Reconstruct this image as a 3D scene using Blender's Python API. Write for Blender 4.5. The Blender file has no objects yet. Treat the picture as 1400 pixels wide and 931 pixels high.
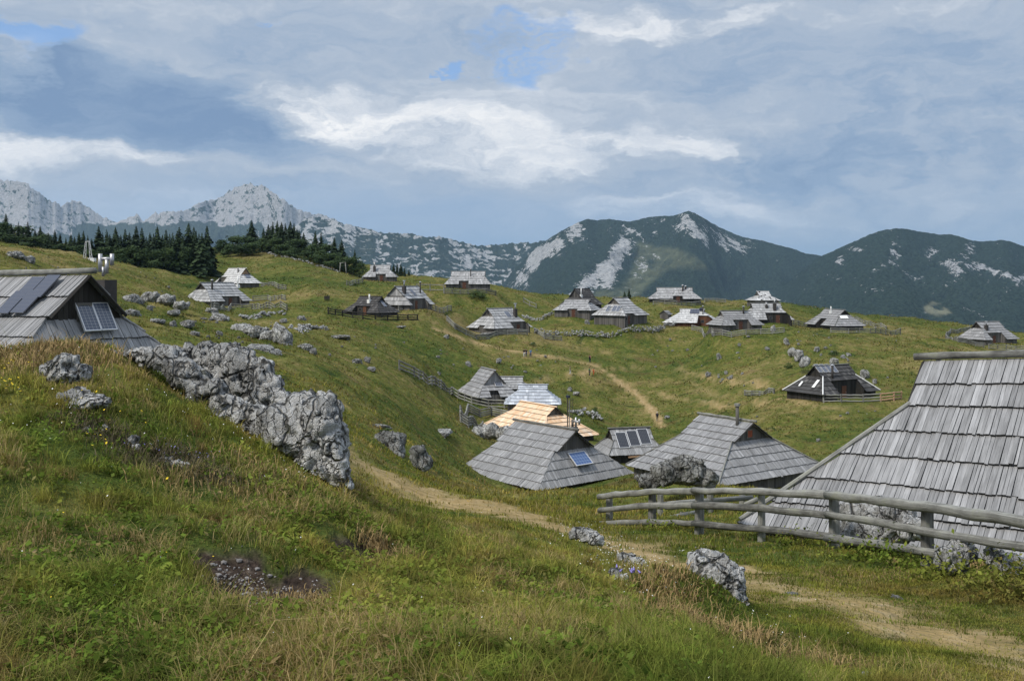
import bpy, bmesh, math, random, time
import numpy as np
from mathutils import Vector, Matrix, Euler
T0=time.time()
random.seed(7); RNG=np.random.default_rng(7)
SC=bpy.context.scene
COL=SC.collection
F=1361.0                      # focal length of the photograph in its own pixels (eye at the origin, looking along +Y)
R=math.radians
# ------------------------------------------------------------------ camera
cam=bpy.data.cameras.new('camera'); camo=bpy.data.objects.new('camera',cam); COL.objects.link(camo)
cam.sensor_width=36; cam.lens=36*F/1400; cam.shift_y=-80.5/1400
cam.clip_start=0.1; cam.clip_end=80000
camo.rotation_euler=(R(90),0,0); SC.camera=camo
SC.view_settings.view_transform='Standard'; SC.view_settings.look='None'
SC.view_settings.exposure=.2; SC.view_settings.gamma=1
SC.cycles.use_denoising=True
try: SC.cycles.denoiser='OPENIMAGEDENOISE'; SC.cycles.denoising_prefilter='ACCURATE'
except Exception: pass
SC.cycles.max_bounces=5; SC.cycles.diffuse_bounces=2; SC.cycles.glossy_bounces=2
SC.cycles.volume_bounces=0; SC.cycles.transparent_max_bounces=6
# ------------------------------------------------------------------ noise
def _h(ix,iy,iz,s):
    h=(ix*374761393+iy*668265263+iz*2147483647+s*1274126177)&0xffffffff
    h=((h^(h>>13))*1274126177)&0xffffffff
    h=((h^(h>>16))*2246822519)&0xffffffff
    return h^(h>>15)
_G=np.array([(1,1,0),(-1,1,0),(1,-1,0),(-1,-1,0),(1,0,1),(-1,0,1),(1,0,-1),(-1,0,-1),(0,1,1),(0,-1,1),(0,1,-1),(0,-1,-1)],float)
def noise3(p,seed=0):
    p=np.asarray(p,float); i=np.floor(p).astype(np.int64); f=p-i
    u=f*f*f*(f*(f*6-15)+10)
    out=np.zeros(len(p))
    for dx in (0,1):
        wx=u[:,0] if dx else 1-u[:,0]
        for dy in (0,1):
            wy=u[:,1] if dy else 1-u[:,1]
            for dz in (0,1):
                wz=u[:,2] if dz else 1-u[:,2]
                g=_G[_h(i[:,0]+dx,i[:,1]+dy,i[:,2]+dz,seed)%12]
                d=g[:,0]*(f[:,0]-dx)+g[:,1]*(f[:,1]-dy)+g[:,2]*(f[:,2]-dz)
                out+=wx*wy*wz*d
    return out
def fbm(p,seed=0,oct=4,lac=2.03,gain=.5):
    p=np.asarray(p,float); a=1.; s=np.zeros(len(p))
    for o in range(oct):
        s+=a*noise3(p,seed+o*17); p=p*lac+3.7; a*=gain
    return s
def ridged(p,seed=0,oct=4,lac=2.03,gain=.5):
    p=np.asarray(p,float); a=1.; s=np.zeros(len(p))
    for o in range(oct):
        s+=a*(1-2*np.abs(noise3(p,seed+o*17))); p=p*lac+1.3; a*=gain
    return s
def worley(p,seed=0):
    p=np.asarray(p,float); i=np.floor(p).astype(np.int64)
    f1=np.full(len(p),9.); f2=np.full(len(p),9.); cid=np.zeros(len(p))
    for dx in (-1,0,1):
        for dy in (-1,0,1):
            for dz in (-1,0,1):
                c=i+np.array((dx,dy,dz)); h=_h(c[:,0],c[:,1],c[:,2],seed)
                q=np.stack([(h&1023)/1023.,((h>>10)&1023)/1023.,((h>>20)&1023)/1023.],1)
                d=np.sqrt(((c+q-p)**2).sum(1))
                n=d<f1
                f2=np.where(n,f1,np.minimum(f2,d)); cid=np.where(n,(h%997)/997.,cid); f1=np.where(n,d,f1)
    return f1,f2,cid
def facets(p,seed):
    """Worley cells, each cut by its own tilted plane: blocky broken stone"""
    p=np.asarray(p,float); i=np.floor(p).astype(np.int64); f1=np.full(len(p),9.); f2=np.full(len(p),9.); off=np.zeros(len(p)); cid=np.zeros(len(p))
    for dx in (-1,0,1):
        for dy in (-1,0,1):
            for dz in (-1,0,1):
                c=i+np.array((dx,dy,dz)); h=_h(c[:,0],c[:,1],c[:,2],seed); h2=_h(c[:,0]+7,c[:,1],c[:,2],seed+1)
                q=np.stack([(h&1023)/1023.,((h>>10)&1023)/1023.,((h>>20)&1023)/1023.],1)
                v=p-c-q; d=np.sqrt((v**2).sum(1)); nn=np.stack([(h2&1023)/511.5-1,((h2>>10)&1023)/511.5-1,((h2>>20)&1023)/511.5-1],1)
                n=d<f1
                f2=np.where(n,f1,np.minimum(f2,d)); off=np.where(n,(v*nn).sum(1),off); cid=np.where(n,(h%997)/997.,cid); f1=np.where(n,d,f1)
    return f1,f2,cid,off
def n2(x,y,sc,seed=0,oct=3):
    x=np.asarray(x,float); y=np.asarray(y,float)
    return fbm(np.stack([x.ravel()*sc,y.ravel()*sc,np.full(x.size,.37)],1),seed,oct).reshape(x.shape)
# ------------------------------------------------------------------ object helpers
def mesh_np(name,verts,faces,mats=(),smooth=False,mat_idx=None,uv=None):
    """faces: list of index tuples or (n,k) array"""
    me=bpy.data.meshes.new(name)
    verts=np.asarray(verts,np.float32)
    if isinstance(faces,np.ndarray):
        nf,k=faces.shape; loops=faces.ravel().astype(np.int32)
        starts=np.arange(0,nf*k,k,dtype=np.int32)
    else:
        loops=np.array([v for f in faces for v in f],np.int32)
        ln=np.array([len(f) for f in faces],np.int32); nf=len(ln)
        starts=np.concatenate([[0],np.cumsum(ln)[:-1]]).astype(np.int32) if nf else np.zeros(0,np.int32)
    me.vertices.add(len(verts)); me.vertices.foreach_set('co',verts.ravel())
    me.loops.add(len(loops)); me.loops.foreach_set('vertex_index',loops)
    me.polygons.add(nf); me.polygons.foreach_set('loop_start',starts)
    for m in mats: me.materials.append(m)
    if mat_idx is not None: me.polygons.foreach_set('material_index',np.asarray(mat_idx,np.int32))
    me.polygons.foreach_set('use_smooth',np.full(nf,bool(smooth)))
    if uv is not None:
        l=me.uv_layers.new(name='UVMap'); l.data.foreach_set('uv',np.asarray(uv,np.float32).ravel())
    me.update(calc_edges=True); me.validate()
    return me
def obj(name,me,parent=None,loc=None,rot=None):
    o=bpy.data.objects.new(name,me); COL.objects.link(o)
    if parent is not None: o.parent=parent
    if loc is not None: o.location=loc
    if rot is not None: o.rotation_euler=rot
    return o
def tag(o,label,cat,group=None):
    o['label']=label; o['category']=cat
    if group: o['group']=group
    return o
def empty(name,loc,rotz=0):
    o=bpy.data.objects.new(name,None); COL.objects.link(o); o.empty_display_size=.2
    o.location=loc; o.rotation_euler=(0,0,rotz); return o
class MB:
    """collects simple solids, becomes one mesh"""
    def __init__(s): s.v=[]; s.f=[]; s.m=[]; s.uv=[]
    def add(s,vs,fs,m=0,uvs=None):
        b=len(s.v); s.v+= [tuple(v) for v in vs]
        for k,f in enumerate(fs):
            s.f.append(tuple(b+i for i in f)); s.m.append(m)
            s.uv+= uvs[k] if uvs else [(0,0)]*len(f)
    def box(s,c,d,rot=None,m=0):
        x,y,z=(q/2 for q in d); c=Vector(c)
        vs=[Vector((sx*x,sy*y,sz*z)) for sz in (-1,1) for sy in (-1,1) for sx in (-1,1)]
        if rot is not None: vs=[rot@v for v in vs]
        s.add([v+c for v in vs],[(0,2,3,1),(4,5,7,6),(0,1,5,4),(2,6,7,3),(0,4,6,2),(1,3,7,5)],m)
    def tube(s,pts,r,n=8,m=0,cap=True,jit=0.,seed=1):
        pts=[Vector(p) for p in pts]; rs=r if isinstance(r,(list,tuple)) else [r]*len(pts)
        rnd=random.Random(seed); vs=[]; fs=[]
        prof=[1+rnd.uniform(-jit,jit) for _ in range(n)]
        for i,p in enumerate(pts):
            t=(pts[min(i+1,len(pts)-1)]-pts[max(i-1,0)]).normalized()
            a=t.cross(Vector((0,0,1)));
            if a.length<.05: a=t.cross(Vector((1,0,0)))
            a.normalize(); b=t.cross(a)
            for k in range(n):
                an=2*math.pi*k/n; q=rs[i]*prof[k]*(1+rnd.uniform(-jit,jit)*.5)
                vs.append(p+a*(math.cos(an)*q)+b*(math.sin(an)*q))
        for i in range(len(pts)-1):
            for k in range(n):
                fs.append((i*n+k,i*n+(k+1)%n,(i+1)*n+(k+1)%n,(i+1)*n+k))
        if cap: fs.append(tuple(range(n))[::-1]); fs.append(tuple((len(pts)-1)*n+k for k in range(n)))
        uvs=[]
        acc=[0]
        for i in range(1,len(pts)): acc.append(acc[-1]+(pts[i]-pts[i-1]).length)
        for f in fs: uvs.append([((q%n)/n*.5,acc[min(q//n,len(acc)-1)]) for q in f])
        s.add(vs,fs,m,uvs)
    def mesh(s,name,mats,smooth=False):
        return mesh_np(name,s.v,s.f,mats,smooth,s.m,s.uv)
    def build(s,name,mats,parent=None,smooth=False,loc=None,rot=None):
        if not isinstance(mats,(list,tuple)): mats=[mats]
        return obj(name,s.mesh(name,mats,smooth),parent,loc,rot)
# ------------------------------------------------------------------ materials
def new_mat(name):
    m=bpy.data.materials.new(name); m.use_nodes=True
    nt=m.node_tree; nt.nodes.clear()
    out=nt.nodes.new('ShaderNodeOutputMaterial'); b=nt.nodes.new('ShaderNodeBsdfPrincipled')
    nt.links.new(b.outputs[0],out.inputs[0]); b.inputs['Roughness'].default_value=.85
    b.inputs['Specular IOR Level'].default_value=.2
    return m,nt,b
class N:
    """tiny node-graph writer"""
    def __init__(s,nt): s.nt=nt; s.L=nt.links
    def n(s,t,**k):
        o=s.nt.nodes.new(t)
        for a,b in k.items(): setattr(o,a,b)
        return o
    def put(s,inp,v):
        if hasattr(v,'is_output') or isinstance(v,bpy.types.NodeSocket): s.L.new(v,inp)
        elif v is not None:
            if isinstance(v,(tuple,list)) and len(v)==3 and inp.type=='RGBA': v=(*v,1)
            inp.default_value=v
    def math(s,op,a,b=None,c=None,clamp=False):
        o=s.n('ShaderNodeMath',operation=op,use_clamp=clamp)
        s.put(o.inputs[0],a)
        if b is not None: s.put(o.inputs[1],b)
        if c is not None: s.put(o.inputs[2],c)
        return o.outputs[0]
    def mix(s,f,a,b,mode='MIX'):
        o=s.n('ShaderNodeMix',data_type='RGBA',blend_type=mode)
        s.put(o.inputs[0],f); s.put(o.inputs[6],a); s.put(o.inputs[7],b); return o.outputs[2]
    def noise(s,vec,scale,detail=3,rough=.55,dist=0.,dim='3D',w=None):
        o=s.n('ShaderNodeTexNoise',noise_dimensions=dim)
        if vec is not None: s.L.new(vec,o.inputs['Vector'])
        o.inputs['Scale'].default_value=scale; o.inputs['Detail'].default_value=detail
        o.inputs['Roughness'].default_value=rough; o.inputs['Distortion'].default_value=dist
        return o.outputs[0]
    def ramp(s,f,stops,interp='LINEAR'):
        o=s.n('ShaderNodeValToRGB'); o.color_ramp.interpolation=interp
        e=o.color_ramp.elements
        while len(e)<len(stops): e.new(.5)
        for q,(p,c) in zip(e,stops):
            q.position=p; q.color=(*c,1) if isinstance(c,(tuple,list)) else (c,c,c,1)
        s.L.new(f,o.inputs[0]); return o.outputs[0]
    def smooth(s,v,a,b,to0=0.,to1=1.):
        o=s.n('ShaderNodeMapRange',interpolation_type='SMOOTHSTEP')
        s.put(o.inputs[0],v); s.put(o.inputs[1],a); s.put(o.inputs[2],b); s.put(o.inputs[3],to0); s.put(o.inputs[4],to1)
        return o.outputs[0]
    def coord(s,k='Object'): return s.n('ShaderNodeTexCoord').outputs[k]
    def pos(s): return s.n('ShaderNodeNewGeometry').outputs['Position']
    def island(s): return s.n('ShaderNodeNewGeometry').outputs['Random Per Island']
    def objrand(s): return s.n('ShaderNodeObjectInfo').outputs['Random']
    def attr(s,name): 
        o=s.n('ShaderNodeAttribute'); o.attribute_name=name; return o.outputs['Fac']
    def mapping(s,vec,scale=(1,1,1),rot=(0,0,0),loc=(0,0,0)):
        o=s.n('ShaderNodeMapping'); s.L.new(vec,o.inputs[0]); o.inputs['Scale'].default_value=scale
        o.inputs['Rotation'].default_value=rot; o.inputs['Location'].default_value=loc; return o.outputs[0]
    def bump(s,h,strength=.5,dist=.1,normal=None):
        o=s.n('ShaderNodeBump'); s.put(o.inputs['Height'],h); o.inputs['Strength'].default_value=strength
        o.inputs['Distance'].default_value=dist
        if normal is not None: s.L.new(normal,o.inputs['Normal'])
        return o.outputs[0]
def flat(name,col,rough=.8,metal=0.,var=.15,scale=6,spec=.2):
    m,nt,b=new_mat(name); g=N(nt)
    f=g.noise(g.coord('Object'),scale,4)
    lo=tuple(c*(1-var) for c in col); hi=tuple(min(1,c*(1+var)) for c in col)
    g.put(b.inputs['Base Color'],g.ramp(f,[(.3,lo),(.7,hi)]))
    b.inputs['Roughness'].default_value=rough; b.inputs['Metallic'].default_value=metal; b.inputs['Specular IOR Level'].default_value=spec
    return m
def shingle_mat(name,lo,mid,hi,streak=.5):
    """weathered split boards: every board its own tone, grain streaks running down the slope (uv in metres)"""
    m,nt,b=new_mat(name); g=N(nt)
    uv=g.coord('UV')
    isl=g.island()
    base=g.ramp(isl,[(0,lo),(.45,mid),(.8,mid),(1,hi)])
    gr=g.noise(g.mapping(uv,(34,1.6,1)),1,5,.7)
    gr2=g.noise(g.mapping(uv,(7,.7,1)),1,3,.6)
    big=g.noise(g.coord('Object'),.5,3)
    k=g.math('ADD',g.math('MULTIPLY',g.math('SUBTRACT',gr,.5),streak*2.2),g.math('MULTIPLY',g.math('SUBTRACT',gr2,.5),streak*1.6))
    k=g.math('ADD',k,g.math('MULTIPLY',g.math('SUBTRACT',big,.5),.5))
    k=g.math('ADD',k,1.,clamp=False); k=g.math('MAXIMUM',k,.25)
    c=g.mix(1.,base,k,'MULTIPLY')
    wh=g.smooth(g.noise(g.mapping(uv,(60,1.2,1)),1,4,.6),.66,.78,0,.35)
    c=g.mix(wh,c,hi)
    g.put(b.inputs['Base Color'],c); b.inputs['Roughness'].default_value=.8
    g.put(b.inputs['Normal'],g.bump(gr,.5,.02))
    return m
def plank_mat(name,lo,hi):
    m,nt,b=new_mat(name); g=N(nt)
    o=g.coord('Object')
    gr=g.noise(g.mapping(o,(18,18,.8)),1,4,.65)
    t=g.math('ADD',g.math('MULTIPLY',g.island(),.55),g.math('MULTIPLY',gr,.5))
    g.put(b.inputs['Base Color'],g.ramp(t,[(.1,lo),(.9,hi)])); b.inputs['Roughness'].default_value=.85
    g.put(b.inputs['Normal'],g.bump(gr,.4,.02))
    return m
M={}
M['grey']=shingle_mat('weathered_grey_shingles',(.20,.20,.203),(.25,.25,.255),(.34,.34,.347),.75)
M['pale']=shingle_mat('silver_shingles',(.22,.22,.222),(.34,.34,.343),(.48,.48,.485),.45)
M['bright']=shingle_mat('sunlit_shingles',(.38,.38,.38),(.52,.52,.52),(.68,.68,.68),.3)  # paler copy: sun patch on the far roofs put into the tone
M['blue']=shingle_mat('bluish_shingles',(.3,.32,.36),(.42,.45,.5),(.6,.63,.68),.3)
M['dark']=shingle_mat('dark_brown_shingles',(.035,.034,.034),(.06,.058,.058),(.13,.125,.12),.4)
M['new']=shingle_mat('fresh_larch_shingles',(.66,.42,.25),(.74,.55,.38),(.8,.68,.55),.18)
M['endgrain_shade']=flat('shaded_shingle_ends',(.05,.048,.046),.9)  # dark end grain, with the shadow gap under each course put in its colour
M['wall']=plank_mat('grey_wall_planks',(.045,.042,.04),(.17,.16,.15))
M['wall_dark']=plank_mat('dark_wall_planks',(.012,.011,.01),(.05,.046,.042))
M['wall_brown']=plank_mat('brown_wall_planks',(.06,.028,.016),(.16,.075,.045))
M['wall_new']=plank_mat('fresh_planks',(.25,.15,.09),(.45,.3,.19))
def log_mat(name,lo,hi):
    m,nt,b=new_mat(name); g=N(nt); uv=g.coord('UV'); o=g.coord('Object')
    gr=g.noise(g.mapping(uv,(26,1.1,1)),1,5,.7,.3); bl=g.noise(o,2.2,4,.6); kn=g.noise(o,14,3,.6)
    t=g.math('ADD',g.math('MULTIPLY',gr,.6),g.math('MULTIPLY',bl,.4)); t=g.math('ADD',t,g.math('MULTIPLY',g.math('SUBTRACT',g.objrand(),.5),.16))
    c=g.ramp(t,[(.32,tuple(q*.35 for q in lo)),(.44,lo),(.62,hi),(.75,tuple(min(1,q*1.25) for q in hi))])
    c=g.mix(g.smooth(kn,.66,.74,0,.7),c,(.035,.033,.03))
    c=g.mix(g.smooth(bl,.56,.7,0,.4),c,(.2,.21,.14))
    g.put(b.inputs['Base Color'],c); g.put(b.inputs['Normal'],g.bump(gr,.8,.03)); return m
M['log']=log_mat('grey_log',(.13,.128,.118),(.3,.3,.275))
M['metal']=flat('chimney_steel',(.42,.42,.43),.45,.8,.1)
M['white']=flat('white_paint',(.75,.75,.74),.6,0,.06)
M['soot']=flat('chimney_dark',(.055,.05,.048),.8)
M['bluedark']=flat('dish_dark',(.03,.035,.06),.5)
M['red']=flat('red_shutter',(.26,.075,.04),.7)
M['door']=plank_mat('door_boards',(.06,.03,.02),(.13,.06,.04))
M['alu']=flat('aluminium_frame',(.6,.6,.61),.45,.3,.05)
M['glassdark']=flat('dark_pane',(.02,.022,.025),.15,0,.1,6,.5)
def pv_mat(name,cell,line,nx,ny):
    m,nt,b=new_mat(name); g=N(nt); uv=g.coord('UV')
    sep=g.n('ShaderNodeSeparateXYZ'); g.L.new(uv,sep.inputs[0])
    fx=g.math('ABSOLUTE',g.math('SUBTRACT',g.math('FRACT',g.math('MULTIPLY',sep.outputs[0],nx)),.5))
    fy=g.math('ABSOLUTE',g.math('SUBTRACT',g.math('FRACT',g.math('MULTIPLY',sep.outputs[1],ny)),.5))
    k=g.math('GREATER_THAN',g.math('MAXIMUM',fx,fy),.455)
    g.put(b.inputs['Base Color'],g.mix(k,cell,line)); b.inputs['Roughness'].default_value=.22; b.inputs['Specular IOR Level'].default_value=.5
    return m
M['pv_blue']=pv_mat('blue_solar_cells',(.05,.1,.24),(.2,.28,.42),6,4)
M['pv_black']=pv_mat('black_solar_cells',(.018,.02,.026),(.09,.09,.1),6,10)
M['pv_grey']=pv_mat('grey_solar_cells',(.07,.085,.12),(.3,.3,.32),4,9)
M['pv_matte']=pv_mat('slate_solar_cells',(.055,.062,.09),(.085,.09,.11),6,6)
# ------------------------------------------------------------------ terrain
# heights are stored as the slope seen from the eye (z/D) over bearing (px = 700+F*x/D) and ln D, interpolated with a thin-plate spline
HUT={'H1':(-63.65,215,-5.42,59.2,11.77,8.99,5.16,1.22,4.33,3.85),'H2':(-72.34,262,-1.62,-45.9,14.27,6.2,5.08,1.16,4.27,3.48),
'H3':(-29.08,205,-6.96,-39.1,11.24,6.0,3.87,.65,2.99,2.9),'H4':(-22.7,215,-6.03,62.2,9.31,8.36,4.99,1.09,4.21,3.04),
'H5':(-39.65,300,-.06,3,10.32,8.03,4.95,1.4,2.66,3.79),'H6':(-11.65,265,-2.1,.2,12.37,8,4.76,1.39,4.21,3.68),
'H7':(-2.77,225,-11.54,44.5,12.02,9.13,5.48,1.2,3.55,3.85),'H8':(18.38,262,-7.26,44.4,9.2,7.32,5.3,1.2,2.69,3.25),
'H9':(16.24,247,-8.74,-19,9.89,10.45,4.22,1.7,2.86,3.63),'H10':(25.97,238,-9.93,50.2,10.4,9.61,5.99,1.94,2.8,4.63),
'H11':(46.49,285,-6.12,-6,14.91,8.94,4.3,1.21,4.75,3.37),'H12':(44.36,245,-10.94,-17.4,13.48,9.2,4.13,.94,2.66,3.54),
'H13':(49.76,222,-10.66,18.3,10.76,6.95,4.1,1.05,3.4,3.07),'H14':(61.19,240,-9.93,1.2,11.15,8.96,4.62,.87,3.24,3.62),
'H15':(66.76,265,-6.37,7.7,7.2,7.03,3.74,1.36,1.33,2.62),'H16':(77.14,238,-11.31,-78,14,8,4.61,.96,4.3,3.56),
'H17':(116.11,243,-14.99,25.1,11.69,8.61,5.19,1.08,3.62,3.77),'H18':(48.12,150,-17.47,31.3,12.43,7.7,4.85,1.07,3.5,3.42),
'H19':(-3.65,150,-17.81,-68.4,10.05,6.37,4.62,.94,2.73,2.7),'H20':(-.05,158,-17.56,.8,5.93,4.98,2.41,.77,1.45,1.68),
'H21':(2.97,142,-17.97,-1.8,7.81,6.93,3.22,.84,1.77,2.7),'H22':(3.28,128,-19.8,-55.4,14.6,8.2,4.03,.65,3.53,3.08),
'H23':(2.74,84,-16.46,-49.8,10.53,10.76,4.29,.4,3.48,2.84),'H24':(12.39,105,-18.86,13.3,6.23,5.17,3.39,1.06,2.09,2.38),
'H25':(16.97,79,-15.4,-55.2,9.92,12.19,4.52,.71,2.56,3.23),'H26':(13.54,24.53,-6.42,-38,12.4,9.76,4.3,.5,3.2,3.25),
'H27':(-16.76,33.0,-4.4,-30,11.2,8.4,4.6,.6,4.0,3.35)}
CTRL={0:[(2,1400),(3.2,1130),(4.2,931),(6,740),(8,610),(10,530),(12,482),(14,492),(18,560),(24,600),(45,490),(60,440),(90,390),(120,353),(160,347),(200,344),(250,340),(330,318),(450,335)],
140:[(2,1400),(4.2,931),(6,760),(8,640),(10,548),(12,474),(14,490),(18,570),(24,610),(50,480),(75,425),(110,393),(160,372),(220,360),(262,357),(330,345),(450,360)],
280:[(2,1420),(4,931),(6,770),(8,680),(10,595),(11.5,556),(13,565),(17,600),(25,600),(40,535),(65,478),(100,448),(150,432),(200,420),(240,402),(270,378),(300,362),(330,354),(370,340),(450,360)],
420:[(2,1440),(3.9,931),(6,800),(8,715),(10,650),(11.5,624),(13,640),(18,665),(28,625),(45,560),(70,505),(110,470),(160,443),(200,420),(240,397),(280,375),(310,361),(345,345),(450,370)],
560:[(2,1460),(3.8,931),(6,825),(8,765),(11,718),(14,702),(17,705),(22,706),(30,682),(42,645),(60,600),(85,560),(115,525),(150,490),(180,462),(240,408),(270,395),(300,385),(325,379),(400,392),(450,420)],
700:[(2,1480),(3.7,931),(6,850),(8,800),(11,755),(14,728),(16,722),(20,724),(26,706),(34,690),(48,684),(70,676),(105,625),(130,595),(175,520),(200,492),(220,462),(240,440),(265,412),(290,398),(400,425),(450,440)],
840:[(2,1500),(3.7,940),(6,880),(8,835),(11,790),(13,775),(16,768),(21,746),(26,728),(30,719),(38,690),(50,672),(65,668),(130,607),(165,580),(190,535),(210,503),(228,462),(270,425),(300,411),(400,440),(450,455)],
980:[(2,1500),(3.7,955),(6,910),(8,875),(9.5,850),(10.5,832),(12,822),(15,792),(19,765),(24,735),(30,712),(38,672),(50,668),(65,672),(110,628),(140,595),(165,565),(190,522),(210,488),(225,468),(250,445),(280,424),(305,414),(400,440),(450,455)],
1120:[(2,1520),(3.7,985),(6,950),(8,908),(9.5,870),(11,838),(14,806),(17,775),(20,747),(24.5,735),(30,725),(45,700),(60,680),(85,655),(115,605),(135,560),(175,505),(205,472),(250,445),(285,425),(400,455),(450,470)],
1260:[(2,1540),(3.7,1010),(5.5,985),(7.5,935),(9.5,890),(11.5,852),(14,815),(17.5,777),(21,762),(40,718),(60,695),(85,660),(115,605),(140,555),(175,510),(215,475),(240,462),(285,440),(400,470),(450,485)],
1400:[(2,1560),(3.7,1040),(5.5,1010),(7.5,960),(10,890),(12,840),(14,795),(18,782),(21,776),(40,722),(60,700),(85,665),(115,612),(150,550),(180,515),(220,482),(285,455),(400,490),(450,500)]}
cp=[]
for px,l in CTRL.items():
    for D,py in l:
        cp.append((px,D,py))
        if px==0: cp.append((-350,D,py)); cp.append((-900,D,py))
        if px==1400: cp.append((1750,D,py+12)); cp.append((2300,D,py+25))
for k,h in HUT.items():
    cp.append((700+F*h[0]/h[1],h[1],385-F*(h[2]-(.1 if k not in('H23','H25') else 0.25))/h[1]))
cp=np.array(cp,float)
def _uv(px,lnD): return np.stack([np.asarray(px)/260.,np.asarray(lnD)*2.3],-1)
_K=lambda d2: np.where(d2>1e-12,.5*d2*np.log(np.maximum(d2,1e-12)),0.)
_P=_uv(cp[:,0],np.log(cp[:,1])); _n=len(_P)
_A=np.zeros((_n+3,_n+3)); _A[:_n,:_n]=_K(((_P[:,None]-_P[None])**2).sum(-1))+np.eye(_n)*.003
_A[:_n,_n]=1; _A[:_n,_n+1:]=_P; _A[_n:,:_n]=_A[:_n,_n:].T
_b=np.zeros(_n+3); _b[:_n]=cp[:,2]
_W=np.linalg.solve(_A,_b)
def tps(px,lnD):
    q=_uv(px,lnD); sh=q.shape[:-1]; q=q.reshape(-1,2); out=np.zeros(len(q))
    for i in range(0,len(q),20000):
        c=q[i:i+20000]; out[i:i+20000]=_K(((c[:,None]-_P[None])**2).sum(-1))@_W[:_n]+_W[_n]+c@_W[_n+1:]
    return out.reshape(sh)
# coarse table, then bilinear lookups
TPX=np.arange(-900,2301,20.); TLN=np.linspace(math.log(1.5),math.log(470),330)
TAB=tps(*np.meshgrid(TPX,TLN))
PAD={'H23':.12,'H25':-.3,'H13':.1}
MOUNDS=[]
PITS=[]   # (x,y,radius,depth)
def bumps(x,y):
    d=np.hypot(x,y)
    z=n2(x,y,.55,11,3)*.10*np.clip(d/6,.25,1)
    z=z+n2(x,y,.13,23,3)*.55*np.clip((d-14)/40,0,1)+n2(x,y,.33,61,3)*.3*np.clip((d-22)/40,0,1)
    z=z+(np.abs(n2(x*.35,y,.21,67,2))-.2)*.9*np.clip((d-60)/60,0,1)
    z=z+n2(x,y,.035,31,2)*.9*np.clip((d-90)/120,0,1)
    z=z+n2(x,y,1.9,47,2)*.03*np.clip(1-d/60,0,1)
    z=z+n2(x,y,.05,141,2)*1.5*np.clip((d-80)/60,0,1)*np.clip((320-d)/60,0,1)
    for (a,b,r,h) in PITS+MOUNDS:
        q=((x-a)**2+(y-b)**2)/(r*r); z=z-h*np.exp(-q*q)
    return z
def gz(x,y,bump=True):
    x=np.asarray(x,float); y=np.maximum(np.asarray(y,float),1.6)
    px=np.clip(700+F*x/y,TPX[0],TPX[-1]-1e-3); ln=np.clip(np.log(y),TLN[0],TLN[-1]-1e-6)
    i=(px-TPX[0])/20.; a=np.floor(i).astype(int); fx=i-a
    j=(ln-TLN[0])/(TLN[1]-TLN[0]); b=np.floor(j).astype(int); fy=j-b
    py=(TAB[b,a]*(1-fx)+TAB[b,a+1]*fx)*(1-fy)+(TAB[b+1,a]*(1-fx)+TAB[b+1,a+1]*fx)*fy
    z=-(py-385)/F*y
    if bump:
        z=z+bumps(x,y)
        for k,h in HUT.items():
            if h[1]>70:
                q=np.hypot(x-h[0],y-h[1])/(max(h[4],h[5])*.62+1.2); wt=np.exp(-q**4); z=z*(1-wt)+(h[2]+PAD.get(k,.15))*wt
    return z
def gz1(x,y): return float(gz(np.array([x]),np.array([y]))[0])
_DS=np.exp(np.linspace(math.log(3.),math.log(430),900))
def hit(px,py,dmin=0):
    """first point of the ground on the sight line through photo pixel px,py beyond dmin"""
    d=_DS[_DS>=max(dmin,3.)]
    x=(px-700)/F*d; z=gz(x,d); s=385-F*z/d
    k=np.where(s<=py)[0]
    i=k[0] if len(k) else int(np.argmin(s))
    if i>0 and len(k):
        t=(s[i-1]-py)/max(s[i-1]-s[i],1e-6); D=d[i-1]+(d[i]-d[i-1])*min(max(t,0),1)
    else: D=d[i]
    X=(px-700)/F*D
    return Vector((X,D,gz1(X,D)))
def at(px,D):
    X=(px-700)/F*D; return Vector((X,D,gz1(X,D)))
# bare pits in the turf
for px,py,r,h in ((375,808,.42,.13),(388,778,.40,.13),(328,778,.36,.11),(335,812,.34,.09),(480,748,.26,.12),(510,742,.2,.12),(545,765,.2,.15)):
    p=hit(px,py); PITS.append((p.x,p.y,r,h))
p=at(953,10.4); MOUNDS.append((p.x-.05,p.y,.6,-.36))
p=hit(330,765); MOUNDS.append((p.x-.3,p.y+.5,.5,-.06))
# polylines of paths (photo pixels on the ground)
def chain(pts,dmin=0): return [hit(a,b,dmin) for a,b in pts]
PATHS=[([at(a,d) for a,d in ((455,39),(520,35),(600,31),(680,27.5),(760,23.5),(850,20.3))],2.0,.82),
 ([at(a,d) for a,d in ((850,20.3),(900,18.2),(960,16.4))],1.5,.9),([at(a,d) for a,d in ((960,16.4),(1080,13.9),(1180,12.2))],1.3,.62),
 ([at(a,d) for a,d in ((1180,12.2),(1240,11.2),(1300,10.8))],1.1,.8),([at(a,d) for a,d in ((1300,10.8),(1420,9.4),(1700,8.2))],.9,.6),([at(a,d) for a,d in ((1040,14.6),(1075,14.3))],.8,.7),
 (chain([(590,450),(620,458),(650,468),(690,478),(740,485),(790,495),(815,500)],160),1.0,.96),
 (chain([(815,502),(832,510),(846,522),(868,536),(884,553),(896,570),(905,583)],150),1.0,1.0),
 (chain([(690,520),(740,518),(790,513),(815,505)],150),.8,.8),
 (chain([(820,480),(870,490),(930,505),(1000,520),(1060,530)],160),.9,.7),
 (chain([(905,540),(960,548),(1040,553),(1120,556),(1200,560)],120),.9,.7),
 (chain([(1180,440),(1260,452),(1330,470)],180),1.0,.35),
 (chain([(835,505),(870,500),(930,512),(990,540)],150),.7,.4)]
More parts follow.
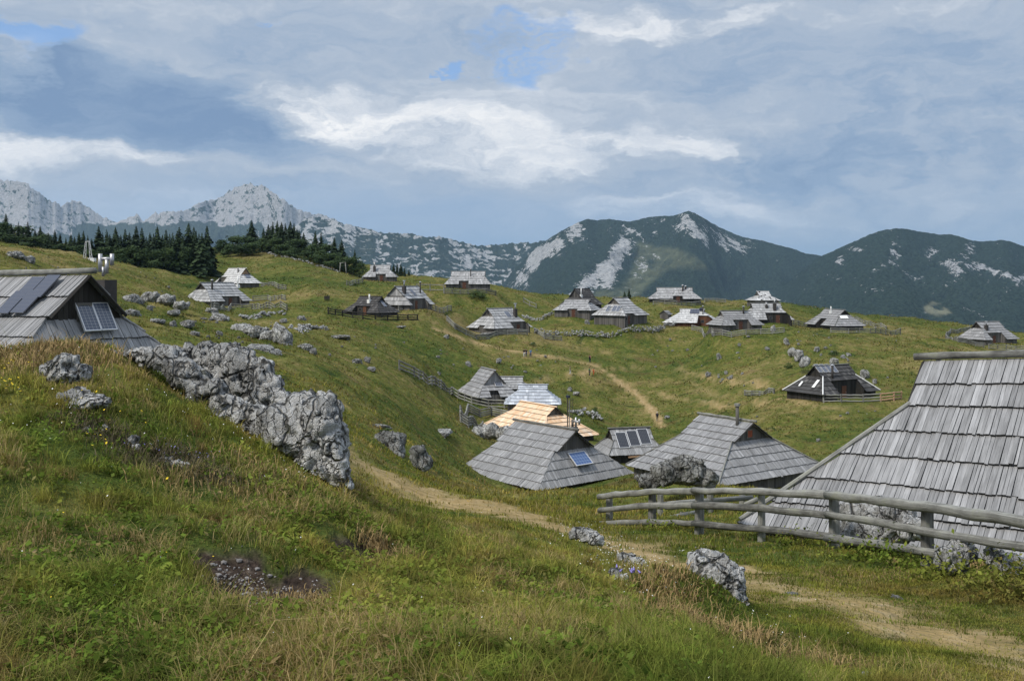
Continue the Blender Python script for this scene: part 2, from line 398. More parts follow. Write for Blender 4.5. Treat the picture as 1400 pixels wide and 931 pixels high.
def seg_dist(x,y,pl):
    best=np.full(np.shape(x),1e9)
    for a,b in zip(pl[:-1],pl[1:]):
        dx,dy=b.x-a.x,b.y-a.y; L=dx*dx+dy*dy+1e-9
        t=np.clip(((x-a.x)*dx+(y-a.y)*dy)/L,0,1)
        best=np.minimum(best,np.hypot(x-a.x-t*dx,y-a.y-t*dy))
    return best
def path_mask(x,y):
    m=np.zeros(np.shape(x))
    nz=n2(x,y,.9,71,3)*.5+n2(x,y,.16,77,2)*.6
    for pl,w,s in PATHS:
        d=seg_dist(x,y,pl)
        k=np.clip(1.3-d/w+nz*(.55 if s>.95 else 1.1),0,1)
        m=np.maximum(m,k*k*(3-2*k)*s*(1. if s>.95 else np.clip(.75+n2(x,y,.09,83,2)*1.3,.15,1)))
    return m
def soil_mask(x,y):
    m=np.zeros(np.shape(x)); nz=n2(x,y,2.3,91,3)*.8
    for (a,b,r,h) in PITS:
        d=np.hypot(x-a,(y-b)*.8)/r
        m=np.maximum(m,np.clip((1.02-d+nz*.5)*3.5,0,1))
    return m
# grid
gpx=np.concatenate([np.arange(-900,-100,25.),np.arange(-100,1500,4.),np.arange(1500,2301,25.)])
gln=np.concatenate([np.linspace(math.log(1.6),math.log(460),460)])
GX,GL=np.meshgrid(gpx,gln); GD=np.exp(GL); GXX=(GX-700)/F*GD
GZ=gz(GXX,GD)
# extra rows: behind the camera and out over the hidden valley to the horizon
rows_x=[];rows_y=[];rows_z=[]
z0=GZ[0]
for yy,dz in ((-60,-3),(-12,-.6),(-3,-.1),(.2,0)):
    k=(1.6-yy)
    rows_x.append(np.linspace(-80,80,len(gpx)) if yy<-5 else np.linspace(-20,20,len(gpx)) if yy<0 else np.linspace(-6,6,len(gpx))); rows_y.append(np.full(len(gpx),yy)); rows_z.append(np.full(len(gpx),z0.mean()+dz))
bx=np.array(rows_x);by=np.array(rows_y);bz=np.array(rows_z)
fx=[];fy=[];fz=[]
for D,zz in ((560,-85),(800,-190),(1300,-330),(2500,-430),(9000,-450),(30000,-450)):
    fx.append((gpx-700)/F*D*(1.+D/30000)); fy.append(np.full(len(gpx),float(D)))
    fz.append(np.full(len(gpx),float(zz)) if D>700 else GZ[-1]*.35+zz)
VX=np.vstack([bx,GXX,np.array(fx)]);VY=np.vstack([by,GD,np.array(fy)]);VZ=np.vstack([bz,GZ,np.array(fz)])
nr,nc=VX.shape
gv=np.stack([VX.ravel(),VY.ravel(),VZ.ravel()],1)
idx=np.arange(nr*nc).reshape(nr,nc)
gf=np.stack([idx[:-1,:-1].ravel(),idx[:-1,1:].ravel(),idx[1:,1:].ravel(),idx[1:,:-1].ravel()],1)
PMASK=path_mask(VX,VY).ravel(); SMASK=soil_mask(VX,VY).ravel()
# ground colour group (shared by soil, paths and the grass that grows on it)
def meadow_color(g):
    p=g.pos()
    a0=g.noise(p,.017,2,.5); a=g.noise(p,.06,4,.62); b=g.noise(p,.33,4,.6); c=g.noise(p,1.7,3,.6); d=g.noise(p,9.,3,.65)
    t=g.math('ADD',g.math('MULTIPLY_ADD',a0,.35,g.math('MULTIPLY',a,.38)),g.math('MULTIPLY',b,.34)); t=g.math('ADD',t,g.math('MULTIPLY',c,.3))
    col=g.ramp(t,[(.51,(.026,.044,.010)),(.60,(.060,.084,.018)),(.70,(.112,.114,.029)),(.80,(.205,.163,.068))])
    br=g.smooth(g.noise(p,.21,3,.6,.4),.57,.72,0,.55)
    col=g.mix(br,col,(.115,.078,.036))
    dk=g.smooth(g.noise(p,.16,4,.7,.8),.60,.68,0,.72); col=g.mix(dk,col,(.022,.040,.012))
    return col,d,c
mg,nt,bs=new_mat('mountain_meadow'); g=N(nt)
col,fine,mid=meadow_color(g)
p=g.pos()
f2=g.noise(p,3.5,4,.7); f3=g.noise(p,.9,4,.65)
k=g.math('ADD',g.math('MULTIPLY',g.math('SUBTRACT',f2,.5),1.7),g.math('MULTIPLY',g.math('SUBTRACT',f3,.5),1.3)); k=g.math('ADD',k,g.math('MULTIPLY',g.math('SUBTRACT',g.noise(p,24,4,.75),.5),1.5)); k=g.math('ADD',k,1.)
col=g.mix(1.,col,k,'MULTIPLY')
spk=g.smooth(g.noise(p,2.3,2,.5),.70,.76,0,.5)
col=g.mix(spk,col,(.2,.17,.09))
dirt=g.ramp(g.noise(p,2.2,5,.7),[(.3,(.22,.165,.075)),(.52,(.36,.255,.125)),(.75,(.48,.38,.25))])
col=g.mix(g.attr('path'),col,dirt)
soil=g.ramp(g.noise(p,14,5,.75),[(.35,(.02,.015,.012)),(.55,(.05,.037,.03)),(.68,(.1,.08,.065)),(.8,(.3,.28,.26))])
col=g.mix(g.attr('soil'),col,soil)
g.put(bs.inputs['Base Color'],col); bs.inputs['Roughness'].default_value=1; bs.inputs['Specular IOR Level'].default_value=.05
h=g.math('ADD',g.math('MULTIPLY',f2,.35),g.math('MULTIPLY',f3,.9)); h=g.math('ADD',h,g.math('MULTIPLY',fine,.12))
g.put(bs.inputs['Normal'],g.bump(h,.9,.35))
def ground_part(name,fsel):
    fs=gf[fsel]; u,inv=np.unique(fs,return_inverse=True)
    me=mesh_np(name,gv[u],inv.reshape(fs.shape),[mg],True)
    for an,ar in (('path',PMASK),('soil',SMASK)):
        at_=me.attributes.new(an,'FLOAT','POINT'); at_.data.foreach_set('value',ar[u].astype(np.float32))
    o=obj(name,me); o['kind']='structure'; return o
fp=PMASK[gf].mean(1); fsl=SMASK[gf].mean(1)
ground_part('ground',(fp<=.45)&(fsl<=.5)); ground_part('path',(fp>.45)&(fsl<=.5)); ground_part('bare_soil',fsl>.5)
# ------------------------------------------------------------------ huts
def clip_half(poly,f):
    out=[]
    for i in range(len(poly)):
        a=poly[i]; b=poly[(i+1)%len(poly)]; fa=f(a); fb=f(b)
        if fa>=0: out.append(a)
        if (fa>=0)!=(fb>=0):
            t=fa/(fa-fb); out.append((a[0]+(b[0]-a[0])*t,a[1]+(b[1]-a[1])*t))
    return out
def shingle_face(mb,B0,B1,T0,T1,ch,bw,rnd,near=False,notch=None,warp=None,gap=0.,miss=0.,sag=0.):
    B0,B1,T0,T1=map(Vector,(B0,B1,T0,T1))
    e=(B1-B0).normalized(); d=T0-B0; s=d-e*d.dot(e); S=s.length; s.normalize()
    n=e.cross(s)
    if n.z<0: n=-n
    uB1=(B1-B0).length; uT0=(T0-B0).dot(e); uT1=(T1-B0).dot(e)
    nco=max(2,round(S/ch)); c=S/nco
    lf=lambda q:q[0]-(uT0*q[1]/S)
    rf=lambda q:(uB1+(uT1-uB1)*q[1]/S)-q[0]
    umin=min(0,uT0)-.05; umax=max(uB1,uT1)+.05
    lipb=.07 if near else .10; th=.055 if near else .09
    for i in range(nco):
        v0=max(i*c-(.1 if i else .06),-.08); v1=min((i+1)*c+.02,S)
        u=umin-rnd.random()*bw
        while u<umax:
            w=bw*rnd.uniform(.65,1.35); a,b=u,u+w-gap*rnd.uniform(.3,1.4); u+=w
            if miss and rnd.random()<miss: continue
            ivs=[(a,b)]
            if notch and i<notch[2]:
                ivs=[q for q in ((a,min(b,notch[0])),(max(a,notch[1]),b)) if q[1]-q[0]>.01]
            jl=rnd.uniform(-.008,.009)+(.03 if rnd.random()<.02 else 0) if near else rnd.uniform(-.01,.01); jv=rnd.uniform(-.015,.015) if near else 0
            for (p,q) in ivs:
                sk=rnd.uniform(-.014,.014) if near else 0; jv+=(-.06 if near and rnd.random()<.03 else 0)
                poly=[(p+sk,v0+jv),(q+sk,v0+jv+(rnd.uniform(-.02,.02) if near else 0)),(q,v1),(p,v1)]
                poly=clip_half(clip_half(poly,lf),rf)
                if len(poly)<3: continue
                def up(uv_,dn=0.):
                    t=(uv_[1]-v0)/max(v1-v0,1e-6)
                    P=B0+e*uv_[0]+s*uv_[1]+n*(lipb*(1-t)+.012+jl-dn)
                    return warp(P) if warp else P
                k=len(poly); vs=[up(q_) for q_ in poly]; off=rnd.random()*40
                uvs=[(q_[0]+off,q_[1]+off*.37) for q_ in poly]
                fs=[tuple(range(k))]; ms=[0]; uu=[uvs]
                lo=[up(q_,th) for q_ in poly]
                for j in range(k):
                    j2=(j+1)%k
                    low=abs(poly[j][1]-poly[j2][1])<.05 and max(poly[j][1],poly[j2][1])<v0+.12
                    if near or low:
                        fs.append((j2,j,k+j,k+j2)); ms.append(1 if low else 0); uu.append([uvs[j2],uvs[j],uvs[j],uvs[j2]])
                # orientation
                nn=(vs[1]-vs[0]).cross(vs[2]-vs[0])
                base=len(mb.v); mb.v+=[tuple(v) for v in vs+lo]
                for f_,m_,q_ in zip(fs,ms,uu):
                    if nn.dot(n)<0: f_=f_[::-1]; q_=q_[::-1]
                    mb.f.append(tuple(base+x for x in f_)); mb.m.append(m_); mb.uv+=q_
class Hut: pass
def hut(key,label,mat='pale',wall='wall',near=False,notch=None,notchA=None,notchB=None,group='wooden herders huts on the plateau',clad=False,ch=None,bw=None,
        miss=0.,o=.3,ridge='board',name='shingled_hut',door='door',gwin=None,warp=None,hiptrim=None,walls=True,ridgemat=None,gablemat=None,open_gable=False):
    X,Y,Z,yaw,L,W,H,he,r,hg=HUT[key]
    h=Hut(); h.key=key; h.p=HUT[key]; h.warp=warp
    root=empty(name,(X,Y,Z),R(yaw)); tag(root,label,'hut',group); h.root=root
    h.mw=Matrix.Translation((X,Y,Z))@Matrix.Rotation(R(yaw),4,'Z'); h.inv=h.mw.inverted()
    kf=(H-he)/(W/2); yg=(H-hg)/kf; kh=(hg-he)/(L/2-r)
    h.kf,h.kh,h.yg=kf,kh,yg
    rnd=random.Random(hash(key)%999 if False else sum(map(ord,key))*7)
    sf=math.hypot(W/2,H-he); ch=ch or (.95 if near else max(.62,sf/7)); bw=bw or (.17 if near else .38)
    mb=MB(); gap=.013 if near else 0
    def nspec(nt,B0u,Lspan,S):
        if not nt: return None
        f0,f1,hf=nt; n=max(2,round(S/ch)); return (f0*Lspan,f1*Lspan,max(1,round(hf*H_S*n)))
    # lower front/back slopes and upper slopes share the course height
    S_all=sf; S_low=(hg-he)/(H-he)*sf
    def lower(sign,nt):
        n_c=max(2,round(S_low/ch)); nn=None
        if nt:
            hf=nt[2]*(H-he)/(hg-he); nn=(nt[0]*L,nt[1]*L,min(n_c,max(1,round(hf*n_c))))
            h.nz=he+(hg-he)*nn[2]/n_c; h.nx=(-L/2+nn[0],min(-L/2+nn[1],L/2-.3))
        a=(-L/2,-W/2*sign,he); b=(L/2,-W/2*sign,he)
        shingle_face(mb,a,b,(-r,-yg*sign,hg),(r,-yg*sign,hg),ch,bw,rnd,near,nn,warp,gap,miss)
    h.nz=None
    lower(1,notch); lower(-1,None)
    for sg in (1,-1):
        shingle_face(mb,(-r-o,-yg*sg,hg),(r+o,-yg*sg,hg),(-r-o,0,H),(r+o,0,H),ch,bw,rnd,near,None,warp,gap,miss)
    sh=math.hypot(L/2-r,hg-he)
    for sx,nt in ((-1,notchA),(1,notchB)):
        n_c=max(2,round(sh/ch)); nn=None
        if nt:
            # fractions run in picture order (left to right seen from outside)
            nn=(nt[0]*W,nt[1]*W,min(n_c,max(1,round(nt[2]*n_c))))
        a=(sx*L/2,W/2*(-sx),he) if sx>0 else (sx*L/2,W/2,he)
        b=(sx*L/2,W/2,he) if sx>0 else (sx*L/2,-W/2,he)
        t0=(sx*(r-.1),a[1]/ (W/2)*yg,hg); t1=(sx*(r-.1),b[1]/(W/2)*yg,hg)
        shingle_face(mb,a,b,t0,t1,ch,bw,rnd,near,nn,warp,gap,miss)
    h.roof=mb.build('roof',[M[mat],M['endgrain_shade']],root)
    # ridge
    rm=ridgemat or ('log' if near else mat)
    def wp(p): p=Vector(p); return warp(p) if warp else p
    if ridge=='log':
        q=MB(); n=9; pts=[wp((-r-o-.25+(2*r+2*o+.5)*i/n,rnd.uniform(-.015,.015),H+.13+rnd.uniform(-.01,.01))) for i in range(n+1)]
        q.tube(pts,[.105*rnd.uniform(.88,1.12) for _ in pts],10,0,True,.05,3); q.build('ridge_log',M[rm],h.roof,True)
    else:
        q=MB(); q.box((0,.09,H+.07),(2*r+2*o+.3,.22,.05),Matrix.Rotation(.5,4,'X')); q.box((0,-.09,H+.07),(2*r+2*o+.3,.22,.05),Matrix.Rotation(-.5,4,'X'))
        q.build('ridge_board',M[rm],h.roof)
    # gable walls
    for sx in (-1,1):
        q=MB(); x=sx*(r-.02); w=.2 if near else .3; y=-yg+.02
        while y<yg:
            y2=min(y+w*rnd.uniform(.8,1.2),yg)
            za=H-abs(y)*kf-.07; zb=H-abs(y2)*kf-.07
            vs=[wp((x+dx,yy,zz)) for dx in (-.02,.02) for yy,zz in ((y+.006,hg-.15),(y2-.006,hg-.15),(y2-.006,max(zb,hg-.14)),(y+.006,max(za,hg-.14)))]
            q.add(vs,[(0,3,2,1),(4,5,6,7),(0,1,5,4),(1,2,6,5),(2,3,7,6),(3,0,4,7)])
            y=y2
        gm=gablemat or (mat if clad else wall)
        if open_gable and sx==open_gable: gm='wall_dark'
        gw=q.build('gable_wall',M[gm],root)
        if gwin and gwin[0]==sx:
            _,wy,wz,ww,wh,mk=gwin
            f_=MB()
            for dy,dz,sy,sz in ((0,wh/2,ww+.12,.08),(0,-wh/2,ww+.12,.08),(-ww/2,0,.08,wh-.08),(ww/2,0,.08,wh-.08)):
                f_.box(wp((x+sx*.05,wy+dy,wz+dz)),(.05,sy,sz))
            wn=MB(); wn.box(wp((x+sx*.035,wy,wz)),(.03,ww,wh)); wo=wn.build('window',M[mk],root); f_.build('frame',M['wall' if mk!='red' else 'log'],wo)
    # bargeboards on the gables
    for sx in (-1,1):
        for sy in (-1,1):
            q=MB(); x=sx*(r+o)
            a=wp((x,0,H-.03)); b=wp((x,sy*(yg+.05),hg-.05)); dv=b-a
            q.tube([a,b],.06 if near else .07,4); q.build('bargeboard',M['wall_dark' if wall!='wall' or near else 'wall'],h.roof)
    if hiptrim:
        for sx in (-1,1):
            for sy in (-1,1):
                q=MB(); a=wp((sx*(r+.02),sy*(yg+.02),hg+.06)); b=wp((sx*(L/2+.03),sy*(W/2+.03),he+.1))
                q.tube([a+(b-a)*.0,b],.055 if near else .09,6); q.build('hip_board',M[hiptrim],h.roof)
    # walls
    if walls:
        ins=.45; zb=-1.2
        def top(x,y): return min(he+(W/2-abs(y))*kf,he+(L/2-abs(x))*kh,H)-.06
        q=MB(); pw=.24
        def line(x0,y0,x1,y1,skip=None,z0=None):
            Ld=math.hypot(x1-x0,y1-y0); n=max(1,int(Ld/pw)); ang=math.atan2(y1-y0,x1-x0)
            for i in range(n):
                t=(i+.5)/n; x=x0+(x1-x0)*t; y=y0+(y1-y0)*t
                if skip and skip(x,y): continue
                tp=top(x,y); lo=zb if z0 is None else z0
                if tp-lo<.05: continue
                q.box((x,y,(tp+lo)/2),(Ld/n-.012,.06+rnd.uniform(0,.02),tp-lo),Matrix.Rotation(ang,4,'Z'))
        xa,ya=L/2-ins,W/2-ins
        nz=h.nz
        if nz:
            n0,n1=h.nx; dd=(nz-he)/kf; yr=-W/2+dd+.12
            n0=max(n0,-xa); n1=min(n1,xa)
            line(-xa,-ya,xa,-ya,lambda x,y:n0<x<n1)
            line(n0,yr,n1,yr); line(n0,-ya,n0,yr); line(n1,-ya,n1,yr)
            h.yr=yr
        else: line(-xa,-ya,xa,-ya)
        line(xa,-ya,xa,ya); line(xa,ya,-xa,ya); line(-xa,ya,-xa,-ya)
        if notchB: line(xa-1.1,-ya,xa-1.1,ya)
        if notchA: line(-xa+1.1,-ya,-xa+1.1,ya)
        h.wallo=q.build('wall',M[wall],root)
        if nz and door:
            zt=min(1.9,top((n0+n1)/2,yr)); q=MB(); xd=n0+(n1-n0)*.55
            q.box((xd,yr-.06,zt/2+.02),(.95,.05,zt)); d_=q.build('door',M[door],root)
            q=MB(); q.box((xd+.35,yr-.1,.95),(.05,.05,.16)); q.build('handle',M['metal'],d_)
            if n1-n0>3:
                q=MB(); q.box((n0+(n1-n0)*.24,yr-.05,1.25),(.7,.04,.6)); wo=q.build('window',M['glassdark'],root)
                q=MB()
                for dx,dz,sx_,sz_ in ((0,.32,.82,.07),(0,-.32,.82,.07),(-.37,0,.07,.57),(.37,0,.07,.57)): q.box((n0+(n1-n0)*.24+dx,yr-.07,1.25+dz),(sx_,.05,sz_))
                q.build('frame',M['wall'],wo)
    return h
def frame_of(h,face):
    X,Y,Z,yaw,L,W,H,he,r,hg=h.p
    if face in 'FK':
        sg=1 if face=='F' else -1
        e=Vector((sg,0,0)); s=Vector((0,sg*W/2,H-he)).normalized(); o=Vector((0,-sg*W/2,he))
    else:
        sg=1 if face=='B' else -1
        e=Vector((0,sg,0)); s=Vector((-sg*(L/2-r),0,hg-he)).normalized(); o=Vector((sg*L/2,0,he))
    n=e.cross(s)
    if n.z<0: n=-n
    return e,s,n,o
def on_face(h,face,px,py):
    e,s,n,o=frame_of(h,face)
    d=h.inv.to_3x3()@Vector(((px-700)/F,1,-(py-385)/F)); c=h.inv@Vector((0,0,0))
    t=(o-c).dot(n)/d.dot(n); return c+d*t
def panel(h,face,px,py,w,ht,mk='pv_black',framemat='alu',lift=.16,name='solar_panel',tilt=0.):
    e,s,n,o=frame_of(h,face); P=on_face(h,face,px,py)
    if tilt: 
        q_=Matrix.Rotation(tilt,3,e); s=q_@s; n=q_@n
    C=P+n*lift
    if h.warp: C=h.warp(P)+n*lift
    q=MB(); t=.02
    vs=[C+e*(a*w/2)+s*(b*ht/2)+n*z for z in (-t,t) for a,b in ((-1,-1),(1,-1),(1,1),(-1,1))]
    fs=[(3,2,1,0),(4,5,6,7),(0,1,5,4),(1,2,6,5),(2,3,7,6),(3,0,4,7)]
    uv=[[(0,0)]*4,[(0,0),(1,0),(1,1),(0,1)]]+[[(0,0)]*4]*4
    if (vs[5]-vs[4]).cross(vs[7]-vs[4]).dot(n)<0: fs=[f[::-1] for f in fs]; uv=[u[::-1] for u in uv]
    q.add(vs,fs,0,uv); po=q.build(name,M[mk],h.root)
    if framemat:
        fw=max(.035,min(w,ht)*.05); q=MB(); rot=Matrix((e,s,n)).transposed().to_4x4()
        for a,b,sx,sy in ((0,1,w+2*fw,fw),(0,-1,w+2*fw,fw),(1,0,fw,ht),(-1,0,fw,ht)):
            q.box(C+e*(a*(w/2+fw/2))+s*(b*(ht/2+fw/2)),(sx,sy,.07),rot)
        q.build('frame',M[framemat],po)
    return po
def chimney(h,face,px,py,hgt,kind='pipe',w=.35):
    P=on_face(h,face,px,py); z0=P.z-.3; 
    if kind=='pipe':
        q=MB(); q.tube([(P.x,P.y,z0),(P.x,P.y,P.z+hgt)],w*.42,8); c=q.build('chimney',M['soot'],h.root,True)
        q=MB(); q.tube([(P.x,P.y,P.z+hgt),(P.x,P.y,P.z+hgt+.06),(P.x,P.y,P.z+hgt+.2)],[w*.75,w*.7,.03],8); q.build('cowl',M['metal'],c)
    elif kind=='white':
        q=MB(); q.box((P.x,P.y,P.z+.1),(w*2.2,w*2.2,.8)); c=q.build('chimney',M['white'],h.root)
        q=MB(); q.tube([(P.x,P.y,P.z+.4),(P.x,P.y,P.z+hgt)],w*.5,8); q.build('flue',M['white'],c,True)
    else:
        q=MB(); q.box((P.x,P.y,P.z+hgt*.3-.3),(w*1.7,w*1.7,hgt*.6+.6)); c=q.build('chimney',M['soot'],h.root)
        q=MB(); q.tube([(P.x,P.y,P.z+hgt*.55),(P.x,P.y,P.z+hgt)],w*.4,8); q.build('flue',M['metal'],c,True)
        q=MB(); q.tube([(P.x-w,P.y,P.z+hgt),(P.x+w,P.y,P.z+hgt)],w*.35,8); q.build('cowl',M['metal'],c,True)
    return c
GR='silver roofed herders huts on the far meadow'
h=hut('H1','long silver hut with two dark gables, lower of the pair below the forest','pale',notch=(.33,.75,.3),open_gable=-1)
chimney(h,'F',290,396,2.0,'pipe',.5); chimney(h,'F',325,392,2.2,'white',.3)
h=hut('H2','pale silver hut with brown boarded gable, upper one of the pair below the forest','bright',notch=(.12,.36,.42),gablemat='wall_new')
chimney(h,'F',325.5,373,1.1,'pipe',.4); panel(h,'B',338,378,1.3,1.6,'pv_grey',None)
h=hut('H3','low dark brown hut with a white chimney behind a dark rail fence','dark','wall_dark',notch=(.28,.68,.36),door='wall_brown',open_gable=1)
chimney(h,'F',505,413,1.6,'white',.32); panel(h,'B',523,415,.8,2.2,'pv_grey',None)
h=hut('H4','silver hut with full shingled gable and brown porch door behind low dark hut','pale',notch=(.05,.78,.38),clad=True,door='wall_brown')
chimney(h,'F',552.5,401,2.6,'box',.4); chimney(h,'F',574.5,401,2.4,'pipe',.4); panel(h,'F',563.5,400,1.1,2.0,'pv_grey',None)
h=hut('H5','silver hut with plank walls on the ridge beside the two wooden poles','pale',notch=(.39,.68,.22))
chimney(h,'F',512,371,2.6,'box',.45)
h=hut('H6','wide silver hut with plank walls on the ridge above a dark bush','pale',notch=(.31,.52,.33))
chimney(h,'F',643.5,378,1.9,'pipe',.3)
h=hut('H7','silver hut with skylight and tall white chimney inside a curved rail fence','pale',notch=(.5,.93,.28),notchA=(.42,.62,.3),open_gable=0,gwin=(-1,0,4.6,.7,.8,'glassdark'))
chimney(h,'F',704.5,433,2.9,'box',.42); panel(h,'F',694,430.5,1.5,1.7,'pv_grey','alu')
h=hut('H8','hut with dark brown roof standing behind a silver roofed hut','dark','wall_dark',clad=True)
chimney(h,'F',794.5,405.5,2.2,'white',.25)
h=hut('H9','silver hut with plank walls directly in front of the dark brown roof','pale',notch=(.38,.63,.22))
h=hut('H10','silver hut with tall grey plank walls and skylights above the dry stone wall','pale',notch=(.05,.4,.12))
for px,w in ((832,.9),(840.5,1.1),(846,.8)): panel(h,'A',px,422.5,w,1.7,'pv_grey','alu')
h=hut('H11','widest silver hut with black walls on the skyline against the forested valley','pale','wall_dark',notch=(.46,.64,.34))
chimney(h,'F',933.5,398,1.6,'pipe',.55); chimney(h,'F',937.5,396,1.0,'pipe',.5)
h=hut('H12','bright sunlit hut with dark solar panels and brown porch behind the stone wall','bright',notch=(.63,.93,.5),wall='wall_brown')
for px in (946,950,954): panel(h,'F',px,426,.85,1.9,'pv_matte',None)
c=chimney(h,'F',961,430,2.0,'pipe',.3)
q=MB(); P=on_face(h,'F',959,426); P.z+=.5
for i in range(5):
    pass
q.tube([P+Vector((0,.12,0)),P+Vector((0,.05,0)),P+Vector((0,-.03,0)),P+Vector((0,-.05,0))],[.1,.4,.52,.54],14); q.build('satellite_dish',M['bluedark'],h.root,True)
h=hut('H13','grey hut with long porch behind a rail fence, next to the sunlit hut','grey',notch=(.32,.68,.34))
chimney(h,'F',1016.5,429,1.6,'pipe',.5)
h=hut('H14','silver hut with raised eave and two chimneys below the ragged roof','pale','wall_dark',notch=(.42,.93,.4))
chimney(h,'F',1048,421,1.2,'box',.35); chimney(h,'F',1059,424,2.6,'box',.4)
h=hut('H15','hut with ragged half stripped roof at the edge of the meadow','bright',miss=.10,notch=None)
h=hut('H16','dark weathered hut with white roof sheet and pale hip boards on the open slope','grey','wall_dark',notch=(.35,.55,.4),hiptrim='log',open_gable=1,gablemat='wall_dark')
chimney(h,'F',1136,428,1.6,'white',.25); panel(h,'B',1153.5,434,2.0,1.0,'white',None)
h=hut('H17','grey hut with dark gable and lean-to at the far edge of the meadow','grey',notch=(.2,.62,.34),open_gable=-1,gablemat='wall_dark')
chimney(h,'F',1348.5,451,2.0,'box',.4)
h=hut('H18','charcoal hut with white hip boards and four solar panels at the ridge','dark','wall_dark',notch=(.28,.75,.42),hiptrim='white',ridgemat='log',door='wall_brown',open_gable=-1)
for px in (1118.5,1125.5,1132.5,1139.5): panel(h,'F',px,504,.78,1.5,'pv_grey','alu',.1)
chimney(h,'F',1138,517,1.9,'pipe',.4)
panel(h,'A',1095.5,525.5,.35,1.0,'white',None); panel(h,'A',1116,525.5,.5,1.6,'white',None)
h=hut('H19','steep grey hut with shingled gable and small roof panel beside a long rail fence','grey',clad=True,notchB=(.3,.52,.45))
panel(h,'B',680.5,523.5,1.1,1.6,'pv_grey','alu')
h=hut('H20','little grey roof tucked behind the steep grey hut','pale','wall')
h=hut('H21','small bluish grey hut just behind the fresh orange roof','blue','wall')
h=hut('H22','hut with fresh orange larch roof in the hollow','new','wall_dark',ridgemat='new',hiptrim='new',gablemat='wall')
q=MB(); P=on_face(h,'B',776,592); P.z-=.2
q.tube([(P.x,P.y,P.z),(P.x,P.y,P.z+4.6)],.07,8); mast=q.build('flue_pipe',M['soot'],h.root)
q=MB(); q.tube([(P.x+.22,P.y+.1,P.z),(P.x+.22,P.y+.1,P.z+4.2)],.06,8); q.build('flue_pipe',M['metal'],h.root)
q=MB(); q.box((P.x+.1,P.y,P.z+4.7),(.5,.3,.3)); q.build('cowl',M['bluedark'],mast)
q=MB()
for i in range(6): q.box((P.x+.75,P.y,P.z+2.4+i*.38),(.6,.04,.04))
q.tube([(P.x+.5,P.y,P.z+2.2),(P.x+.5,P.y,P.z+4.6)],.025,6); q.tube([(P.x+1.,P.y,P.z+2.2),(P.x+1.,P.y,P.z+4.6)],.025,6); q.tube([(P.x,P.y,P.z+3.4),(P.x+.5,P.y,P.z+3.4)],.025,6)
q.build('aerial',M['soot'],mast)
h=hut('H23','large grey hut with one blue solar panel, in front of the orange roof','grey','wall',near=True,ch=.82,bw=.15,ridge='log',o=.35)
panel(h,'B',792,629,1.75,1.25,'pv_blue','alu',.22,tilt=-.25)
for dx,z in ((790,2.0),(802,1.4)):
    P=on_face(h,'F',dx,602)
P=Vector((HUT['H23'][8]-.75,.85,HUT['H23'][6]+.0)); q=MB(); q.box((P.x,P.y,P.z-.45),(.45,.45,1.2)); cc=q.build('chimney',M['wall'],h.root)
q=MB(); q.tube([(P.x-.2,P.y,P.z+.1),(P.x-.2,P.y,P.z+.75)],.1,8); q.build('flue',M['wall'],cc,True)
q=MB(); q.tube([(P.x+.2,P.y,P.z+.1),(P.x+.2,P.y,P.z+.95)],.09,8); q.tube([(P.x-.1,P.y,P.z+.6),(P.x+.6,P.y,P.z+.6)],.08,8); q.tube([(P.x+.6,P.y,P.z+.4),(P.x+.6,P.y,P.z+.85)],.08,8); q.build('flue',M['metal'],cc,True)
h=hut('H24','small hut with three black solar panels across its front roof','grey','wall_dark',near=True,ch=.8,bw=.16,hiptrim='log',o=.15,ridge='board')
for px,py in ((850.5,602.5),(865.5,600),(880,597.5)): panel(h,'F',px,py,1.05,1.95,'pv_black','alu',.12)
q=MB(); q.box((.6,-HUT['H24'][5]/2-.15,HUT['H24'][7]-.12),(3.4,.1,.16),Matrix.Rotation(-.05,4,'Y')); q.build('eave_board',M['wall_new'],h.root)
h=hut('H25','large grey hut with a red shuttered gable window','grey','wall',near=True,ch=.78,bw=.15,ridge='log',hiptrim='log',gwin=(1,-.1,4.52-.85,.62,.62,'red'),o=.3)
P=on_face(h,'K',1008,571); q=MB(); q.tube([(P.x,P.y,P.z-1),(P.x,P.y,P.z+.9)],.13,8); cc=q.build('chimney',M['wall'],h.root,True)
q=MB(); q.tube([(P.x,P.y,P.z+.9),(P.x,P.y,P.z+1.1)],.22,8); q.build('cowl',M['log'],cc)
# big hut beside the log fence: its eaves follow the slope, the ridge sags towards the far end
_p26=HUT['H26']
def warp26(P):
    X,Y,Z,yaw,L,W,H,he,r,hg=_p26
    t=min(max((P.z-he)/(H-he),0),1.1)
    q=Vector(P); q.z+=.075*min(P.x+r,4)*t +.012*(P.x+L/2)*(1-t) ; q.z+= .05*math.sin(P.x*1.3)*(1-t)*.4
    return q
h26=hut('H26','biggest steep grey shingle roof with a log ridge rising behind the log fence','grey','wall',near=True,ch=.92,bw=.115,ridge='log',warp=warp26,hiptrim='log',o=.05)
_p27=HUT['H27']
def warp27(P):
    q=Vector(P); r=_p27[8]
    q.z-=.013*max(0,r-P.x)*min(1,max(0,(P.z-1)/3))
    return q
h27=hut('H27','grey hut with dark open gable and solar panels peering over the grassy mound','grey','wall_dark',near=True,ch=.8,bw=.12,ridge='log',warp=warp27,o=.22,gwin=(1,-.05,3.45,.42,.5,'glassdark'))
for px,py in ((41.5,400),(66,399.5),(17.5,419.5),(44,419)): pass
e,s_,n_,o_=frame_of(h27,'F')
for px,py in ((45,399),(66,397),(22.5,418.5),(43,418)): panel(h27,'F',px,py,.64,.98,'pv_matte',None,.2)
for px,py in ((117,437),(138,436)): panel(h27,'B',px,py,.55,.92,'pv_grey','alu',.16)
P=h27.inv@Vector(((145-700)/F*35.8,35.8,-(396-385)/F*35.8))
